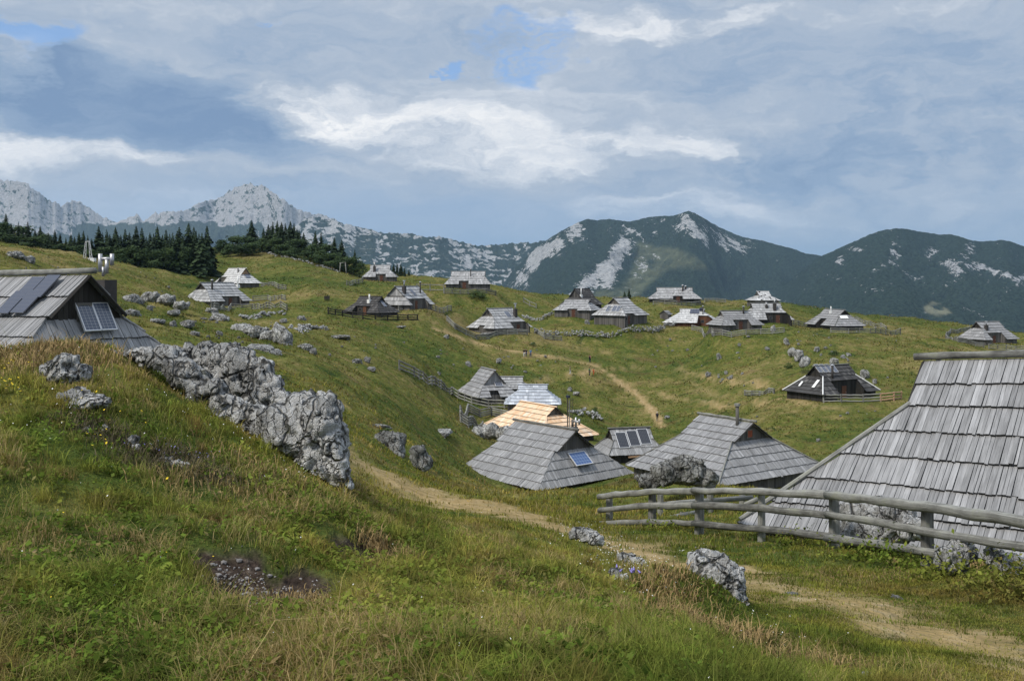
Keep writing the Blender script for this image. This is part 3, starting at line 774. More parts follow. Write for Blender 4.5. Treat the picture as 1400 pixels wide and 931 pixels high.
q=MB(); q.box((P.x,P.y,P.z-1.2),(.52,.52,3.1)); cc=q.build('chimney',M['soot'],h27.root)
iv=h27.inv.to_3x3(); rt=(iv@Vector((1,0,0))); 
def tb(q,x0,z0,x1,z1,r_): q.tube([P+rt*x0+Vector((0,0,z0)),P+rt*x1+Vector((0,0,z1))],r_,12)
k_=35.8/F
for x0,y0,x1,y1,r_ in ((-8,347,-8,372,.075),(8,347,8,363,.075),(-8,354,8,354,.06),(1,355,1,374,.07),(-4,365,-4,378,.05)):
    q=MB(); tb(q,x0*k_,(396-y0)*k_,x1*k_,(396-y1)*k_,r_); q.build('flue',M['metal'],cc,True)
P2=Vector((-1.6,.12,_p27[6])); q=MB(); q.tube([P2+Vector((0,0,-.2)),P2+Vector((0,0,.25))],.07,8); q.tube([P2+Vector((.2,0.1,-.2)),P2+Vector((.2,.1,.25))],.07,8); q.build('vent',M['white'],h27.root)
# log annexe at the foot of the blue-panel hut
# small shed with a pitched roof
def shed(px,py,w,d,hh,label,yaw):
    p=hit(px,py); root=empty('shed',p,R(yaw)); tag(root,label,'shed')
    q=MB(); 
    for i in range(6): q.box((-w/2+w*(i+.5)/6,-d/2,hh*.3),(w/6-.02,.06,hh*.6+.6)); q.box((-w/2+w*(i+.5)/6,d/2,hh*.3),(w/6-.02,.06,hh*.6+.6))
    for i in range(5):
        y=-d/2+d*(i+.5)/5
        for sx in (-1,1): q.box((sx*w/2,y,hh*.3+.2*(1-abs(y)/(d/2))),(.06,d/5-.02,hh*.6+.6+.5*(1-abs(y)/(d/2))))
    q.build('wall',M['wall'],root)
    mb=MB(); rn=random.Random(4)
    for sg in (1,-1): shingle_face(mb,(-w/2-.3,-(d/2+.3)*sg,hh*.55),(w/2+.3,-(d/2+.3)*sg,hh*.55),(-w/2-.3,0,hh),(w/2+.3,0,hh),.6,.3,rn)
    mb.build('roof',[M['grey'],M['endgrain_shade']],root)
    return root
shed(910,436.5,2.0,2.2,2.2,'tiny grey plank shed with pitched roof between two silver huts',55)
# ------------------------------------------------------------------ fences
_post=None
def unproj(px,py,D): return Vector(((px-700)/F*D,D,-(py-385)/F*D))
def unit_post(name,mk):
    q=MB(); q.tube([(0,0,-.5),(0,0,.5),(0,0,1.)],[.10,.095,.085],7,0,True,.12,5); return q.mesh(name,[M[mk]],False)
def unit_rail(name,mk):
    q=MB(); n=5; q.tube([(i/n,.012*math.sin(i*1.7),.015*math.sin(i*2.3)) for i in range(n+1)],[.085,.09,.082,.087,.08,.082],7,0,True,.06,9); return q.mesh(name,[M[mk]],True)
UP={k:unit_post('post',k) for k in ('log','wall_dark','wall_new')}
UR={k:unit_rail('rail',k) for k in ('log','wall_dark','wall_new')}
def fence(pix,label,dmin=40,hgt=1.15,rails=3,step=2.6,mk='log',group='rail fences round the huts',pts=None,thick=1.,name='rail_fence'):
    P=pts or chain(pix,dmin)
    # resample at post distance
    Q=[P[0]]
    for a,b in zip(P[:-1],P[1:]):
        L=math.hypot(b.x-a.x,b.y-a.y); n=max(1,round(L/step))
        for i in range(1,n+1):
            t=i/n; x=a.x+(b.x-a.x)*t; y=a.y+(b.y-a.y)*t; Q.append(Vector((x,y,gz1(x,y))))
    if P[0].y>110: thick*=1.25
    root=empty(name,P[0]); tag(root,label,'fence',group)
    rn=random.Random(len(label)*31+int(abs(P[0].x*7)))
    o=P[0]
    for p in Q:
        c=obj('post',UP[mk],root,p-o,(rn.uniform(-.05,.05),rn.uniform(-.05,.05),rn.uniform(0,3))); c.scale=(thick,thick,hgt*rn.uniform(.98,1.12))
    for a,b in zip(Q[:-1],Q[1:]):
        for k in range(rails):
            zz=hgt*(.92-(k*.78/max(rails-1,1)))
            va=a-o+Vector((0,0,zz+rn.uniform(-.04,.04))); vb=b-o+Vector((0,0,zz+rn.uniform(-.04,.04))); d=vb-va
            va-=d.normalized()*.12; d=vb-va
            c=obj('rail',UR[mk],root,va); c.rotation_mode='QUATERNION'; c.rotation_quaternion=d.to_track_quat('X','Z'); c.scale=(d.length+.1,thick,thick)
    return root
fence([(289,422),(316,422.5),(345,423),(368,421),(392,425)],'rail fence along the front of the long silver hut with two dark gables',150)
fence([(346,412),(366,410),(390,411)],'short rail fence beside the right end of the long silver hut',150)
fence([(357,392),(375,392),(391,397)],'rail fence leading away from the brown gabled hut below the forest',190)
fence([(449,429),(468,432),(496,436),(530,438),(571,438)],'dark rail fence enclosing the low dark brown hut with white chimney',150,mk='wall_dark')
fence([(545,425),(590,424),(617,424)],'rail fence before the brown porch door of the shingle gabled hut',150)
fence([(570,398),(588,397.5),(607,398)],'thin pale rail fence ending at the wide plank hut on the ridge',190,1.6,2)
fence([(607,401),(640,402),(678,404)],'low rail fence below the plank walls of the wide ridge hut',190)
fence([(474,390),(490,388),(496,386)],'grey rail fence left of the silver hut by the two poles',220)
fence([(611,439),(622,450),(637,458),(680,459),(721,458)],'curved rail fence wrapping the silver hut with tall white chimney',160,rails=4)
fence([(731,455),(744,463),(768,466)],'bent rail fence in front of the dry stone wall end',160,rails=4)
fence([(946,451),(960,455),(976,459),(1000,461),(1040,457),(1072,455)],'rail fence along the front of the grey hut with long porch',160)
fence([(1078,443),(1092,445),(1106,446)],'short rail fence between the raised eave hut and the dark weathered hut',170)
fence([(1136,455),(1160,456),(1190,456),(1231,456)],'rail fence before the dark weathered hut with white roof sheet',170)
fence([(1169,438),(1190,445),(1212,452)],'rail fence slanting down behind the dark weathered hut',180)
fence([(1326,452),(1300,455),(1293,463),(1310,468),(1345,475)],'curved rail fence at the left side of the farthest hut with lean-to',170,rails=4)
fence([(1352,477),(1376,478),(1402,479),(1430,480)],'rail fence in front of the farthest hut with lean-to',170)
fence([(1126,550),(1150,550),(1180,550),(1204,549)],'grey rail fence in front of the charcoal hut with solar panels',100)
fence([(1204,549),(1222,547),(1232,546)],'fence of fresh reddish rails beside the charcoal hut',100,mk='wall_new')
fence([(546,506),(566,514),(590,526),(618,539),(645,552),(668,557),(690,558),(712,558)],'long rail fence running downhill to the steep grey hut',90,rails=3)
fence([(700,574),(672,568),(640,563),(629,568),(630,577),(640,584),(660,588)],'bent rail fence round the left corner of the fresh orange roof',80,rails=4)
fence([(893,417),(925,417),(958,417)],'rail fence along the black walls of the widest silver hut',210)
fence([(963,413),(980,413),(992,414)],'low rail fence on the skyline right of the widest silver hut',220)
fence([(718,540),(724,546),(731,553)],'short stair rail between steep grey hut and bluish hut',100,step=1.3,rails=2)
fence([(1018,540),(1038,541),(1058,538)],'small log trough fence alone on the slope left of the charcoal hut',90,.8,3)
fence([(716,413),(724,418),(733,421)],'white rail fence climbing the grass left of the dark brown roof',180,rails=2)
# the log fence in front
fr=empty('log_fence',at(820,30.)); tag(fr,'long rounded log fence in front of the biggest shingle roof','fence')
o=Vector(fr.location)
def rails(pl,r0,r1,seed):
    q=MB(); pts=[unproj(*p)-o for p in pl]; n=len(pts)
    # finer spine
    P=[]; 
    for i in range(n-1):
        for k in range(4): P.append(pts[i].lerp(pts[i+1],k/4))
    P.append(pts[-1]); rn=random.Random(seed)
    P=[p+Vector((0,rn.uniform(-.018,.018),rn.uniform(-.016,.016))) for p in P]
    q.tube(P,[ (r0+(r1-r0)*i/(len(P)-1))*rn.uniform(.9,1.09) for i in range(len(P))],11,0,True,.09,seed)
    q.build('rail',M['log'],fr,True)
rails([(819,679,29.8),(850,675,28.6),(895,672,27.1),(955,671,25.0)],.1,.09,1); rails([(948,671,25.1),(1040,672,22.6),(1139,678,20.0)],.085,.095,2); rails([(1130,676,20.1),(1200,684,18.3),(1265,693,16.9),(1405,713,14.0),(1490,727,12.6)],.085,.105,3)
rails([(820,697,29.8),(890,691,27.3),(955,691.5,25.0)],.085,.09,4); rails([(948,691.5,25.1),(1040,694.5,22.6),(1139,705,20.0)],.085,.075,5); rails([(1130,703,20.1),(1200,714,18.3),(1268,727,16.9),(1405,749,14.0),(1490,765,12.6)],.07,.075,6)
rails([(820,715,29.8),(890,713,27.3),(955,715.5,25.0)],.085,.085,7); rails([(948,716,25.1),(1040,723,22.6),(1136,733,20.0)],.08,.085,8); rails([(1130,735,20.1),(1200,744,18.3),(1281,756,16.6)],.085,.075,9)
for px,top,bot,D,wd in ((833,679,724,29.9,.19),(892,675,724,27.5,.2),(956,668,724,25.3,.2),(1041,674,731,22.8,.17),(1140,674,748,20.35,.2),(1268,696,762,17.15,.21),(1420,716,800,14.1,.2)):
    a=unproj(px,top,D)-o; b=unproj(px,bot+10,D)-o; q=MB(); rn=random.Random(px)
    q.tube([b,(a+b)/2+Vector((rn.uniform(-.01,.01),0,0)),a],[wd*.56,wd*.54,wd*.5],8,0,True,.12,px); q.build('post',M['log'],fr)
fb=empty('log_fence',at(905,31)); tag(fb,'shorter log fence standing half hidden behind the long rounded log fence','fence'); o=Vector(fb.location)
for pl in ([(880,716,30),(910,709,31),(960,699,32)],[(900,690,31.3),(931,687,31.8),(1028,680,33)],[(930,703,32),(1000,702,33)],[(1018,690,32),(1036,682,32)]):
    q=MB(); q.tube([unproj(*p)-o for p in pl],.085,9,0,True,.05,3); q.build('rail',M['log'],fb,True)
for px,top,bot,D in ((903,676,716,31.4),(971,674,712,32.3),(1015,676,708,33.2)):
    q=MB(); q.tube([unproj(px,bot+8,D)-o,unproj(px,top,D)-o],[.11,.1],8,0,True,.1,px); q.build('post',M['log'],fb)
# ------------------------------------------------------------------ limestone
def limestone(nm,key,kd):
    m,nt,b=new_mat(nm); g=N(nt); o_=g.coord('Object'); M[key]=m
    def vor(sc,dist):
        nz_=g.n('ShaderNodeTexNoise'); nz_.inputs['Scale'].default_value=sc*.8; nz_.inputs['Detail'].default_value=3; g.L.new(o_,nz_.inputs['Vector'])
        ma=g.n('ShaderNodeVectorMath',operation='MULTIPLY_ADD'); g.L.new(nz_.outputs['Color'],ma.inputs[0]); ma.inputs[1].default_value=(dist,)*3; g.L.new(g.mapping(o_,(1,1,.6)),ma.inputs[2])
        v_=g.n('ShaderNodeTexVoronoi',feature='DISTANCE_TO_EDGE'); v_.inputs['Scale'].default_value=sc; g.L.new(ma.outputs[0],v_.inputs['Vector']); return v_.outputs['Distance']
    a=g.noise(o_,1.1,3,.5); c=g.noise(o_,6,6,.72); d=g.noise(o_,26,4,.7)
    st=g.noise(g.mapping(o_,(10,10,1.6)),1,5,.7)
    t=g.math('ADD',g.math('MULTIPLY',a,.55),g.math('MULTIPLY',c,.16)); t=g.math('ADD',t,g.math('MULTIPLY',st,.36))
    col=g.ramp(t,[(.39,(.13,.128,.12)),(.47,(.35,.35,.34)),(.54,(.57,.57,.56)),(.63,(.78,.78,.77))])
    cr=g.math('MINIMUM',vor(2.6,.35),g.math('MULTIPLY',vor(7.5,.14),1.6))
    col=g.mix(g.smooth(cr,.008,.04,.8,0),col,(.035,.034,.031))
    lic=g.smooth(d,.61,.68,0,.7); col=g.mix(lic,col,(.055,.053,.05))
    wht=g.smooth(g.noise(o_,13,4,.7),.66,.72,0,.5); col=g.mix(wht,col,(.62,.62,.6))
    rust=g.smooth(g.noise(o_,2.3,3,.6),.66,.74,0,.6); col=g.mix(rust,col,(.24,.15,.09))
    moss=g.smooth(g.noise(o_,3.1,4,.6),.64,.72,0,.7); col=g.mix(moss,col,(.09,.095,.035)); col=g.mix(1.,col,kd,'MULTIPLY')
    g.put(b.inputs['Base Color'],col); b.inputs['Roughness'].default_value=.95
    hh=g.math('ADD',g.math('MULTIPLY',c,.6),g.math('MULTIPLY',d,.35)); hh=g.math('ADD',hh,g.math('MULTIPLY',st,.6)); hh=g.math('ADD',hh,g.smooth(cr,0,.06,0,.9))
    g.put(b.inputs['Normal'],g.bump(hh,1.,.2))
limestone('limestone','rock',(1,1,1)); limestone('far_limestone','rock_far',(.9,.9,.89)); limestone('shaded_lichen_limestone','rock_dark',(.62,.62,.6))  # last copy: lichen and shade both put into a darker colour
_ico={}
def ico(n):
    if n not in _ico:
        bm=bmesh.new(); bmesh.ops.create_icosphere(bm,subdivisions=n,radius=1)
        v=np.array([q.co[:] for q in bm.verts]); f=np.array([[w_.index for w_ in q.verts] for q in bm.faces]); bm.free(); _ico[n]=(v,f)
    return _ico[n]
def rockify(v,nrm,size,seed,amt=1.):
    """limestone relief on blocky stone: joints, chipped facets, rain flutes; in units of size"""
    p=v/size; wv=np.stack([fbm(p*1.7,seed+40+k,2) for k in range(3)],1)*.35
    f1,f2,cid,of=facets(p*np.array([1.5,1.5,1.1])+wv,seed)
    d=of*.10+(cid-.5)*.08-.13*np.exp(-((f2-f1)/.035)**2)
    f1,f2,cid,of=facets(p*np.array([4.2,4.2,2.4])+wv*2,seed+5)
    d+=of*.09+(cid-.5)*.03-.05*np.exp(-((f2-f1)/.05)**2)
    f1,f2,cid,of=facets(p*np.array([11,11,6.])+wv*3,seed+15)
    d+=of*.045-.02*np.exp(-((f2-f1)/.1)**2)
    d+=ridged(p*np.array([8,8,1.3]),seed+9,3)*.03
    return v+nrm*(d*size*amt)[:,None]
def block(rn,c,r):
    """one angular block: hull of a jittered, twisted box"""
    P=[(sx*rn.uniform(.45,.95),sy*rn.uniform(.45,.95),sz*rn.uniform(.5,.95)) for sx in(-1,1) for sy in(-1,1) for sz in(-1,1)]
    P+=[(rn.uniform(.9,1.15),0,rn.uniform(-.3,.3)),(-rn.uniform(.9,1.15),0,rn.uniform(-.3,.3)),(0,1.05,0),(0,-rn.uniform(.9,1.15),rn.uniform(-.3,.3)),(rn.uniform(-.4,.4),rn.uniform(-.4,.4),rn.uniform(.95,1.2)),(0,0,-1.)]
    a=rn.uniform(-.7,.7); ca,sa=math.cos(a),math.sin(a); t=rn.uniform(-.25,.25)
    bm=bmesh.new()
    for x,y,z in P: bm.verts.new((x*ca-y*sa+z*t,x*sa+y*ca,z))
    o=bmesh.ops.convex_hull(bm,input=bm.verts); 
    for q in [q for q in bm.verts if not q.link_faces]: bm.verts.remove(q)
    bmesh.ops.triangulate(bm,faces=bm.faces); bm.verts.index_update(); bmesh.ops.recalc_face_normals(bm,faces=bm.faces)
    v=np.array([q.co[:] for q in bm.verts])*np.array(r)+np.array(c); f=np.array([[w_.index for w_ in q.verts] for q in bm.faces]); bm.free(); return v,f
def blocks_mesh(bl,seed,vox,size,amt,name='rock'):
    """bl: list of (centre, radii); union of angular blocks -> carved mesh (numpy verts, faces, foot)"""
    rn=random.Random(seed); vs=[];fs=[];off=0
    for c,r in bl:
        for k in range(3):
            s=1. if k==0 else rn.uniform(.4,.62)
            cc=c if k==0 else [c[q]+r[q]*rn.uniform(-.55,.55) for q in range(3)]
            v,f=block(rn,cc,[q*s for q in r]); vs.append(v); fs.append(f+off); off+=len(v)
    V=np.vstack(vs); c0=V.mean(0); c0[2]=V[:,2].min()
    me=mesh_np('tmp',V-c0,np.vstack(fs)); t=bpy.data.objects.new('tmp',me); COL.objects.link(t)
    md=t.modifiers.new('r','REMESH'); md.mode='VOXEL'; md.voxel_size=vox
    dg=bpy.context.evaluated_depsgraph_get(); e=t.evaluated_get(dg); em=e.to_mesh()
    n=len(em.vertices); v=np.zeros(n*3,np.float32); em.vertices.foreach_get('co',v); v=v.reshape(-1,3).astype(float)
    nn=np.zeros(n*3,np.float32); em.vertices.foreach_get('normal',nn); nn=nn.reshape(-1,3).astype(float)
    f=[tuple(p.vertices) for p in em.polygons]
    e.to_mesh_clear(); bpy.data.objects.remove(t)
    v=rockify(v,nn,size,seed,amt)
    return mesh_np(name,v,f,[M['rock']],True),c0
def rock_mesh(seed,q):
    rn=random.Random(seed)
    me,c0=blocks_mesh([((0,0,0),[.85*x for x in q])]+[((rn.uniform(-.5,.5)*q[0],rn.uniform(-.4,.4)*q[1],rn.uniform(-.4,.1)*q[2]),[.5*x for x in q]) for k in range(2)],seed,.055,1.,.9)
    me.transform(Matrix.Translation(Vector(c0))); me.materials[0]=M['rock_far']; return me
RV=[rock_mesh(s_,q) for s_,q in ((1,(1,.8,.9)),(2,(1,.9,.7)),(3,(.9,1,1.1)),(4,(1,.7,.8)),(5,(1.1,.8,.6)),(6,(.9,.9,1.0)),(7,(1,1,.75)),(8,(1,.8,1.05)))]
def rock(px,py,w_,h_,label,group=None,D=None,k=None,dmin=18,rot=None):
    """px,py: foot of the rock in the photo; w_,h_: its visible size in photo pixels"""
    p=at(px,D) if D else hit(px,py,dmin)
    s=p.y/F; k=k if k is not None else RNG.integers(len(RV)); 
    ob=obj('boulder' if h_*s>.9 else 'rock',RV[k],None,(p.x,p.y,p.z+h_*s*.22),(RNG.uniform(-.2,.2),RNG.uniform(-.2,.2),rot if rot is not None else RNG.uniform(0,6)))
    ob.scale=(w_*s*.55,w_*s*.5,h_*s*.72)
    tag(ob,label,'rock',group); return ob
def outcrop(blobs,label,seed,vox=.05,name='rock_outcrop',size=.5,amt=1.,lo=0,auto=False,k_=1.,mat='rock'):
    bl=[]
    if auto: D0=hit(sum(q[0] for q in blobs)/len(blobs),max(q[1]+q[3]*.55 for q in blobs),3).y; dm=sum(q[4] for q in blobs)/len(blobs)
    for (px,py,rx,ry,D,*dy) in blobs:
        if auto: D=D0+(D-dm)
        rx,ry=rx*k_,ry*k_
        c=unproj(px,py,D); s_=D/F; rd=dy[0] if dy else (rx+ry)*.5*s_*1.1
        bl.append(((c.x,c.y,c.z),(rx*s_*1.08,rd,ry*s_*1.08)))
        if lo: bl.append(((c.x,c.y,c.z-lo),(rx*s_,rd,ry*s_)))
    me,c0=blocks_mesh(bl,seed,vox,size,amt,name)
    if mat!='rock': me.materials[0]=M[mat]
    o=obj(name,me,None,tuple(c0)); tag(o,label,'rock'); return o
dd=lambda px:12.0-(px-195)/275*1.45
B1=[(182,492,16,18),(200,484,24,20),(228,486,32,24),(255,507,32,28),(285,530,30,26),(315,553,28,24),(343,566,28,26),(372,578,30,32),(402,580,42,44),(438,580,30,44),(418,556,28,22),(455,610,24,40),(468,640,14,28),(436,620,30,34),(472,660,9,16),(400,612,26,22)]
outcrop([(a,b_+(6 if a<395 else 3),c*.9,d_*(.68 if a<395 else .84),dd(a)) for a,b_,c,d_ in B1],'long craggy grey limestone outcrop running down the grassy mound',3,.035,size=.42,amt=.9)
B2=[(256,487,13,20),(281,484,15,22),(296,492,14,24),(312,486,13,22),(333,498,20,28),(352,512,20,28),(370,528,16,22),(345,532,26,20),(385,545,14,14),(310,515,22,22)]
outcrop([(a,b_+3,c,d_*.86,dd(a)+1.1) for a,b_,c,d_ in B2],'fluted grey crag just behind the long limestone outcrop',5,.035,size=.4,amt=.85,lo=.35)
outcrop([(70,508,13,12,10.8),(90,502,20,17,10.7),(110,510,11,12,10.7),(90,514,30,12,10.7)],'white capped rock in the brown grass near the hut with open gable',8,.025,size=.25,auto=True)
outcrop([(90,543,10,8,9.2),(108,544,18,11,9.15),(130,548,12,8,9.1),(146,550,6,7,9.1),(115,552,30,8,9.1)],'low pale rock lying in the mound below the white capped rock',9,.02,size=.2,auto=True)
outcrop([(152,492,12,12,11.9),(165,490,10,10,12.)],'small knobbly rock touching the left end of the long outcrop',10,.025,size=.22)
outcrop([(182,603,7,9,7.9),(186,612,5,5,7.8)],'little whitish rock poking from heather on the mound',12,.015,size=.1,auto=True)
outcrop([(118,589,6,5,8.2)],'small white stone in a dark hollow of the mound, left one of two',13,.012,size=.1,auto=True)
outcrop([(144,587,6,5,8.2)],'small white stone in a dark hollow of the mound, right one of two',33,.012,size=.1,auto=True)
outcrop([(228,630,10,6,7.4),(240,634,10,6,7.35),(252,637,9,5,7.3)],'low dark rock overgrown with heather on the mound',14,.02,size=.15,auto=True)
outcrop([(972,774,28,17,10.3,.2),(992,792,24,26,10.25,.18),(985,812,18,24,10.3,.16),(1000,812,17,26,10.2,.15),(1008,834,12,18,10.15,.12),(1014,848,7,9,10.1,.1),(980,800,24,30,10.35,.16)],'leaning speckled limestone slab half sunk in a grassy hump beside the worn path',6,.02,size=.28,amt=.8)
outcrop([(790,728,10,8,13.5),(802,732,13,9,13.4),(814,737,11,8,13.3)],'low dark rock under white flowers on the crest of the bank',15,.025,size=.18)
outcrop([(856,763,12,7,12.2),(870,770,12,8,12.)],'small grey rock on the grassy bank above purple bellflowers',16,.02,size=.15,auto=True)
outcrop([(842,784,9,6,11.2),(853,790,6,5,11.1)],'flat pale rock just left of the purple bellflowers',17,.02,size=.12,auto=True)
outcrop([(1168,702,22,18,21.2),(1195,703,28,22,21.1),(1225,710,26,20,20.8),(1245,722,18,16,20.4),(1200,728,48,20,21.)],'broad craggy boulder between the log fence and the biggest roof',7,.05,size=.5)
outcrop([(1300,765,20,17,15.6),(1318,752,16,14,15.8)],'rounded grey rock under the end of the lowest fence rail',18,.035,size=.3)
outcrop([(1362,764,16,16,15.2),(1384,775,14,16,14.9),(1392,800,10,14,14.2)],'pale broken rock at the foot of the biggest roof, right of the brown tussock',19,.035,size=.3)
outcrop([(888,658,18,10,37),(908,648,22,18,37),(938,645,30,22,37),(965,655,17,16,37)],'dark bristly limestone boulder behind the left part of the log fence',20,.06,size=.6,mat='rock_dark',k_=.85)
outcrop([(628,765,10,5,9.0)],'round pale stone half sunk in clover',22,.02,size=.12) if False else None
outcrop([(1185,922,8,5,7.3)],'small white stone at the edge of the near bank',21,.015,size=.1,auto=True)
outcrop([(655,592,14,12,108),(672,590,14,14,108),(690,592,12,12,107)],'pair of grey boulders at the left eave of the fresh orange roof',23,.16,size=1.4,k_=.72,mat='rock_far')
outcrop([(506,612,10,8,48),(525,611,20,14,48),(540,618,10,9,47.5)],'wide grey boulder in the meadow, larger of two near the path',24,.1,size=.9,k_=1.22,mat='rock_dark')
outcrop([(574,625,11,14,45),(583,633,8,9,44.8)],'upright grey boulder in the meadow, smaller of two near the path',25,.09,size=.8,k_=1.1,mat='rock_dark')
outcrop([(330,452,16,9,100),(350,455,18,9,99),(368,460,14,10,98),(385,458,12,15,97),(392,468,9,14,96.5)],'broad broken crag in the pasture above the fluted crag',26,.14,size=1.2,k_=.9,mat='rock_far')
outcrop([(205,408,16,9,118),(228,410,14,8,117),(248,418,12,7,116)],'craggy ledge in the pasture right of the steel chimney',27,.18,size=1.4,k_=.85,mat='rock_far')
outcrop([(1092,487,7,9,172),(1100,495,7,9,170),(1084,482,6,6,173)],'cluster of tall pale rocks above the charcoal hut',28,.22,size=1.6,k_=.9,mat='rock_far')
outcrop([(960,409,0.1,.1,290),(895,404,9,5,300),(880,407,8,4,300)],'brown and white knoll rock left of the widest silver hut',29,.35,size=2) if False else None
for i,(px,py,w_,h_,l) in enumerate([
 (605,594,34,9,'flat grey ledge left of the fresh orange roof'),(520,585,34,8,'dark low ledge above the larger meadow boulder'),
 (356,478,44,7,'white flat ledge in the pasture below the broken crag'),(375,484,34,7,'white step ledge below the broken crag, lower one'),
 (418,478,18,13,'rounded rock right of the broken crag'),(428,483,12,8,'small rock touching the rounded rock right of the broken crag'),
 (488,497,18,9,'grey rock pair in the open pasture left of the long rail fence'),(502,494,10,7,'small white rock beside the grey rock pair'),(508,506,14,6,'low rock below the grey rock pair'),
 (466,463,26,7,'brown stained ledge in the pasture under the low dark hut'),(640,500,9,7,'white rock high above the steep grey hut'),(682,495,11,7,'grey rock by the footpath above the steep grey hut'),
 (788,540,12,7,'white rock on the bank right of the bluish grey hut'),(779,534,7,6,'small white rock on the bank above the white rock'),(912,571,9,4,'small rock in the valley floor near the walker'),
 (1119,603,6,4,'lone pale stone on the slope beyond the red shuttered hut'),(1083,813,22,5,'flat pale stone in the worn path'),(1228,818,16,4,'flat stone in the lawn under the fence'),
 (1057,453,8,9,'white boulder below the grey porch hut fence'),(975,459,6,7,'small white boulder below the rail fence of the porch hut'),(1023,461,6,4,'tiny white stone below the porch hut'),
 (983,490,8,8,'pale boulder alone in the meadow below the porch hut'),(1049,478,7,6,'pale stone in the meadow left of the tall rocks'),(1075,470,10,9,'white boulder at the top of the rock chain'),
 (1117,480,9,8,'grey rock right of the tall pale rocks'),(1140,497,12,12,'rock peeking over the ridge of the charcoal hut'),(1182,516,14,12,'dark rock right of the charcoal ridge'),(1196,524,10,8,'pale rock lower right of the charcoal ridge'),
 (665,458,16,5,'white flat slab at the fence of the tall chimney hut'),(803,443,9,6,'white boulder beside the plank walls under the skylights'),
 (1160,486,8,5,'pale stone right of the charcoal hut on the slope'),(40,358,18,9,'pale outcrop at the left edge of the upper meadow'),(20,352,26,10,'long grey outcrop on the upper left meadow'),
 (75,374,20,5,'low pale ledge on the upper left meadow'),(180,412,26,11,'jagged rock beside the steel chimney'),(182,432,22,12,'big grey rock below the jagged rock by the chimney'),(215,441,26,9,'grey rock in the pasture under the craggy ledge'),
 (255,446,24,9,'long low rock in the pasture, second below the craggy ledge'),(302,437,30,10,'long grey rock spine in front of the long silver hut'),(290,428,24,8,'grey rock spine above the long spine'),(266,458,18,7,'low stained rock above the fluted crag'),
 (238,430,20,10,'rounded rock at the upper end of the rock spine'),(412,437,12,7,'pale stone pair below the fences of the long silver hut'),(428,449,16,5,'low stone row end in the pasture'),
 (548,448,14,4,'white stones beside the start of the brown track'),(610,462,10,5,'white stones on the brown track'),(826,575,0.1,.1,'x')]):
    if l!='x': rock(px,py,w_,h_,l,None,None,i%8,30 if py<800 else 8)
# scattered field stones nothing tells apart: one label per stretch of slope
def scatter(poly,n,lo,hi,label,group):
    xs=[p[0] for p in poly]; ys=[p[1] for p in poly]; k=0
    rr=random.Random(len(label))
    while k<n:
        px=rr.uniform(min(xs),max(xs)); py=rr.uniform(min(ys),max(ys)); ins=False
        for (x1,y1),(x2,y2) in zip(poly,poly[1:]+poly[:1]):
            if (y1>py)!=(y2>py) and px<(x2-x1)*(py-y1)/(y2-y1)+x1: ins=not ins
        if not ins: continue
        w_=.85*(lo+(hi-lo)*rr.random()**2.2)
        rock(px,py,w_,w_*rr.uniform(.45,.8),label,group,None,rr.randrange(8),26); k+=1
scatter([(160,385),(260,420),(420,445),(440,475),(300,470),(190,440)],30,4,13,'small grey stone strewn over the pasture around the broken crag','stones around the broken crag')
scatter([(180,365),(250,400),(230,404),(175,380)],6,3,8,'small grey stone on the meadow above the craggy ledge','stones above the craggy ledge')
scatter([(420,455),(600,470),(640,520),(560,510),(430,500)],20,3,8,'little pale stone strewn over the open pasture under the dark brown hut','stones in the open pasture')
scatter([(620,468),(760,480),(770,545),(700,510),(640,490)],12,3,8,'little stone on the slope above the steep grey hut','stones above the steep grey hut')
scatter([(1055,458),(1115,462),(1230,520),(1190,525),(1110,500),(1060,490)],16,4,10,'whitish stone in the rock chain above the charcoal hut','stones of the rock chain')
scatter([(1140,556),(1240,550),(1250,562),(1150,572)],8,2.5,6,'little white stone on the grass in front of the charcoal hut','stones before the charcoal hut')
scatter([(960,510),(1020,512),(1010,524),(965,522)],9,5,10,'low pale rock of the flat limestone patch on the slope','rocks of the flat limestone patch')
scatter([(300,338),(340,336),(345,344),(300,347)],8,4,12,'white stone on the bushy knoll under the spruces','stones on the bushy knoll')
scatter([(1090,450),(1230,456),(1230,470),(1095,470)],10,2,5,'tiny white stone in the grass below the dark weathered hut','stones below the dark weathered hut')
scatter([(665,460),(740,466),(735,474),(670,468)],9,2,4,'tiny white stone on the bank below the tall chimney hut','stones below the tall chimney hut')
scatter([(5,360),(100,362),(160,376),(70,378)],10,3,9,'grey stone on the upper left meadow','stones on the upper left meadow')
scatter([(880,460),(1050,470),(1070,530),(930,535),(860,500)],16,3,8,'small pale stone strewn over the slope between the long trail and the porch hut','stones above the valley trail')
scatter([(905,585),(1110,560),(1120,600),(960,598)],5,3,6,'small pale stone in the grass beyond the red shuttered hut','stones beyond the red shuttered hut')
